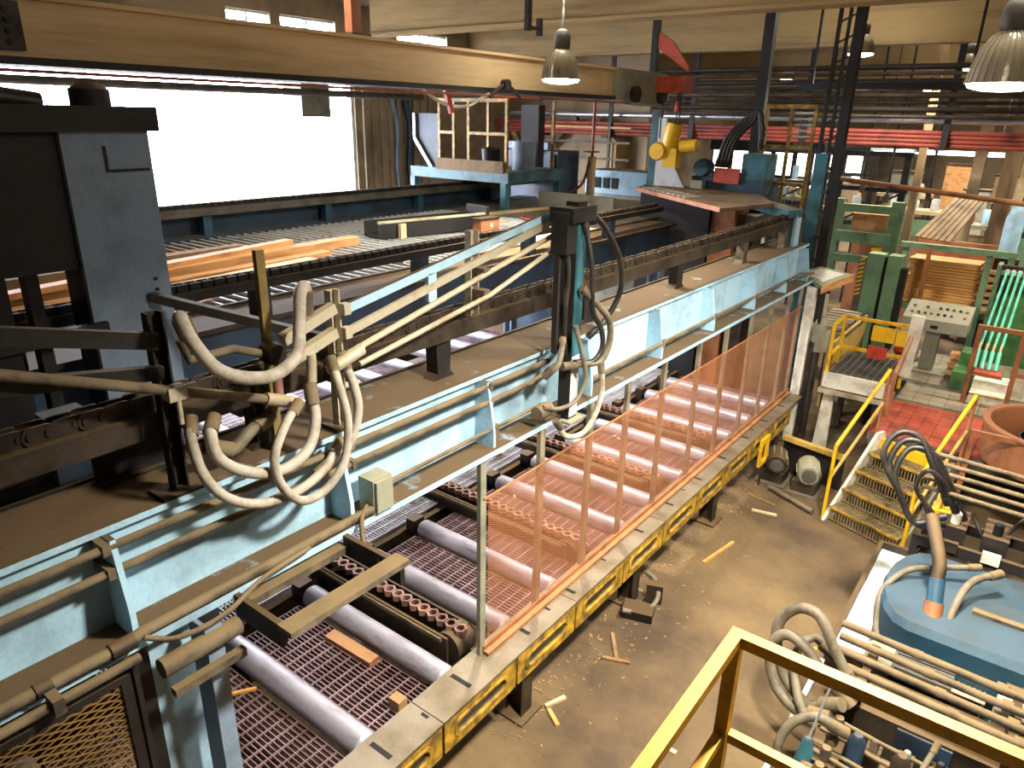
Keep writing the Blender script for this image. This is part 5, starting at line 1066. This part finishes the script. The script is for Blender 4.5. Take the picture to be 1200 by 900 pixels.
for i in range(7): b.bar((.70+.035*i,5.46,.6),(.76+.035*i,5.72,.6),.006,.006).bar((.76+.035*i,5.46,.606),(.70+.035*i,5.72,.606),.006,.006)
stuff(b.build('top_mesh', 'yellow_bright', t))
# near valve bank with thin pipes
vb = thing('valve_bank', 'crowded dusty valve bank on the machine bed under the yellow hand rail', 'valve bank', (0,4.6,.14))
MB().box(-.66,.9,4.0,4.85,.14,.24).build('base', 'grimy_steel', vb)
for k in range(4): MB().box(-.62,-.42,4.12+k*.17,4.25+k*.17,.24,.46).build('valve_body', 'black_steel' if k % 2 else 'grimy_steel', vb)
for k in range(4): MB().lathe([(0,0),(.04,0),(.045,.04),(.03,.1),(0,.1)],(-.5,4.18+k*.17,.46),10).build('valve_cap', 'dusty_pipe', vb)
for k in range(3): MB().box(.0+k*.3,.2+k*.3,4.3,4.55,.24,.42).build('valve_body', random.choice(['grimy_steel','wood_pale']), vb); MB().lathe([(.07,.42),(.1,.44),(.1,.5),(.07,.5)],(.1+k*.3,4.42,0),12).build('flange_ring', 'dusty_pipe', vb)
for k in range(6):
    y = 4.08+k*.13; z = .34+.03*(k%3)
    pipe('thin_pipe', [(-.6,y,z+.1),(-.2,y-.02,z+.08),(.9,y-.05,z+.06)], .016, 'dusty_pipe', '%s thin pipe crossing the dusty valve bank' % ['nearest','second nearest','third nearest','third farthest','second farthest','farthest'][k], 'pipe', 'thin pipes over the valve bank')
t = thing('grease_gun', 'small teal pump body with a thin rod standing on the valve bank', 'pump', (-.62,4.35,.24)); MB().lathe([(0,0),(.08,0),(.07,.1),(.035,.34),(.02,.36),(0,.36)],(-.62,4.32,.24),14).build('body', 'teal_paint', t); MB().cyl((-.62,4.32,.58),(-.58,4.5,.92),.008,6).build('rod', 'silver', t); MB().lathe([(0,0),(.09,.02),(.1,.1),(.06,.15),(0,.16)],(-.5,4.15,.3),14).build('knob', 'grey_paint', t)
HG = 'thick grey hoses at the valve bank'
for pts, r, lb in (([(-.55,4.75,.6),(-.75,4.8,.45),(-.98,4.9,.55),(-1.1,5.0,.85),(-1.0,5.05,1.05),(-.82,5.0,1.1),(-.66,4.95,.9),(-.48,4.9,.68)], .042,'thickest grey hose loop, tallest above the valve bank'),
    ([(-.6,4.7,.5),(-.8,4.72,.42),(-1.0,4.8,.5),(-1.1,4.9,.72),(-1.02,4.95,.86),(-.85,4.92,.84),(-.7,4.88,.72),(-.5,4.85,.6)], .042,'thick grey hose loop just inside the tallest one'),
    ([(-.6,4.65,.4),(-.78,4.7,.5),(-.92,4.95,.7),(-.85,5.1,.82),(-.7,5.1,.75)], .034,'shorter grey hose bent behind the two thick loops'),
    ([(-.45,4.5,.62),(-.62,4.45,.68),(-.76,4.38,.58),(-.8,4.3,.4),(-.72,4.22,.28)], .034,'grey hose curving down at the near end of the valve bank'),
    ([(.3,4.7,.5),(.0,4.5,.42),(-.05,4.3,.4),(.05,4.1,.4)], .022,'thin grey hose winding across the valve bank'),
    ([(.1,4.8,.6),(.05,4.6,.42),(.12,4.4,.38),(.1,4.2,.4)], .02,'thin dark hose in the middle of the valve bank')):
    hose('grey_hose', pts, r, 'hose_grey', lb, HG)
# ================================================================ NEAR YELLOW HAND RAIL AND VIEWING PLATFORM
K = 1.30
for k in range(6):
    x = -.3+.2*k; MB().box(x,x+.1,4.62,4.8,.24,.40+.03*(k%3)).build('valve_body', 'black_steel' if k % 2 else 'grimy_steel', vb)
    MB().lathe([(0,0),(.03,0),(.03,.07),(.02,.09),(0,.09)],(x+.05,4.71,.40+.03*(k%3)),8).build('valve_cap', random.choice(['dusty_pipe','grey_paint','black_plain']), vb)
for k in range(3):
    x = -.25+.38*k; MB().hose([(x,4.15,.24),(x,4.13,.42),(x+.1,4.12,.5),(x+.2,4.13,.42),(x+.2,4.15,.24)],.024).build('lifting_bow', 'wood_pale', vb)
for k in range(3): MB().lathe([(0,0),(.055,0),(.06,.03),(.06,.3),(.03,.36),(0,.36)],(-.35+.28*k,4.56,.24),12).build('accumulator', ['navy_paint_shade','grimy_steel','teal_paint'][k], vb)
for k in range(7):
    a = (-.45+.22*k,7.0+.05*(k%3),.78+.05*(k%2)); pipe('rack_pipe', [a, (a[0]+.3*(-1)**k,7.2,1.25+.04*(k%3))], .018, 'hose_black' if k % 2 else 'grimy_steel', '%s slanting dark pipe inside the valve rack, from the left' % ['first','second','third','fourth','fifth','sixth','seventh'][k], 'pipe', 'slanting pipes in the valve rack')
hr = thing('yellow_railing', 'yellow square-tube hand rail corner close to the viewpoint', 'railing', (-.455,1.625,2.2))
x, y, z = -.455, 1.625, 3.30
MB().bar((x-.017,y,z),(1.6,y+.02,z),.034,.034).build('top_rail', 'rail_yellow', hr)
MB().bar((x,y-.0172,z),(x,-.6,z),.034,.034).build('top_rail', 'rail_yellow', hr)
MB().box(x-.017,x+.017,y-.017,y+.017,2.15,z-.017).build('corner_post', 'rail_yellow', hr)
MB().bar((x+.022,y,z-.33),(1.6,y+.02,z-.33),.028,.03).build('mid_rail', 'rail_yellow', hr)
MB().bar((x,y-.022,z-.33),(x,-.6,z-.33),.028,.03).build('mid_rail', 'rail_yellow', hr)
for px in (1.5,): MB().box(px-.022,px+.022,y-.01,y+.034,2.15,z).build('post', 'rail_yellow', hr)
t = thing('viewing_platform', 'steel viewing platform under the yellow hand rail', 'platform', (.6,.5,0))
MB().box(-.45,1.7,-.8,1.62,2.1,2.15).build('deck', 'plate_steel', t)
for a, b_ in ((-.4,1.55),(1.6,1.55),(-.4,-.7),(1.6,-.7)): MB().box(a-.05,a+.05,b_-.05,b_+.05,0,2.1).build('leg', 'grimy_steel', t)
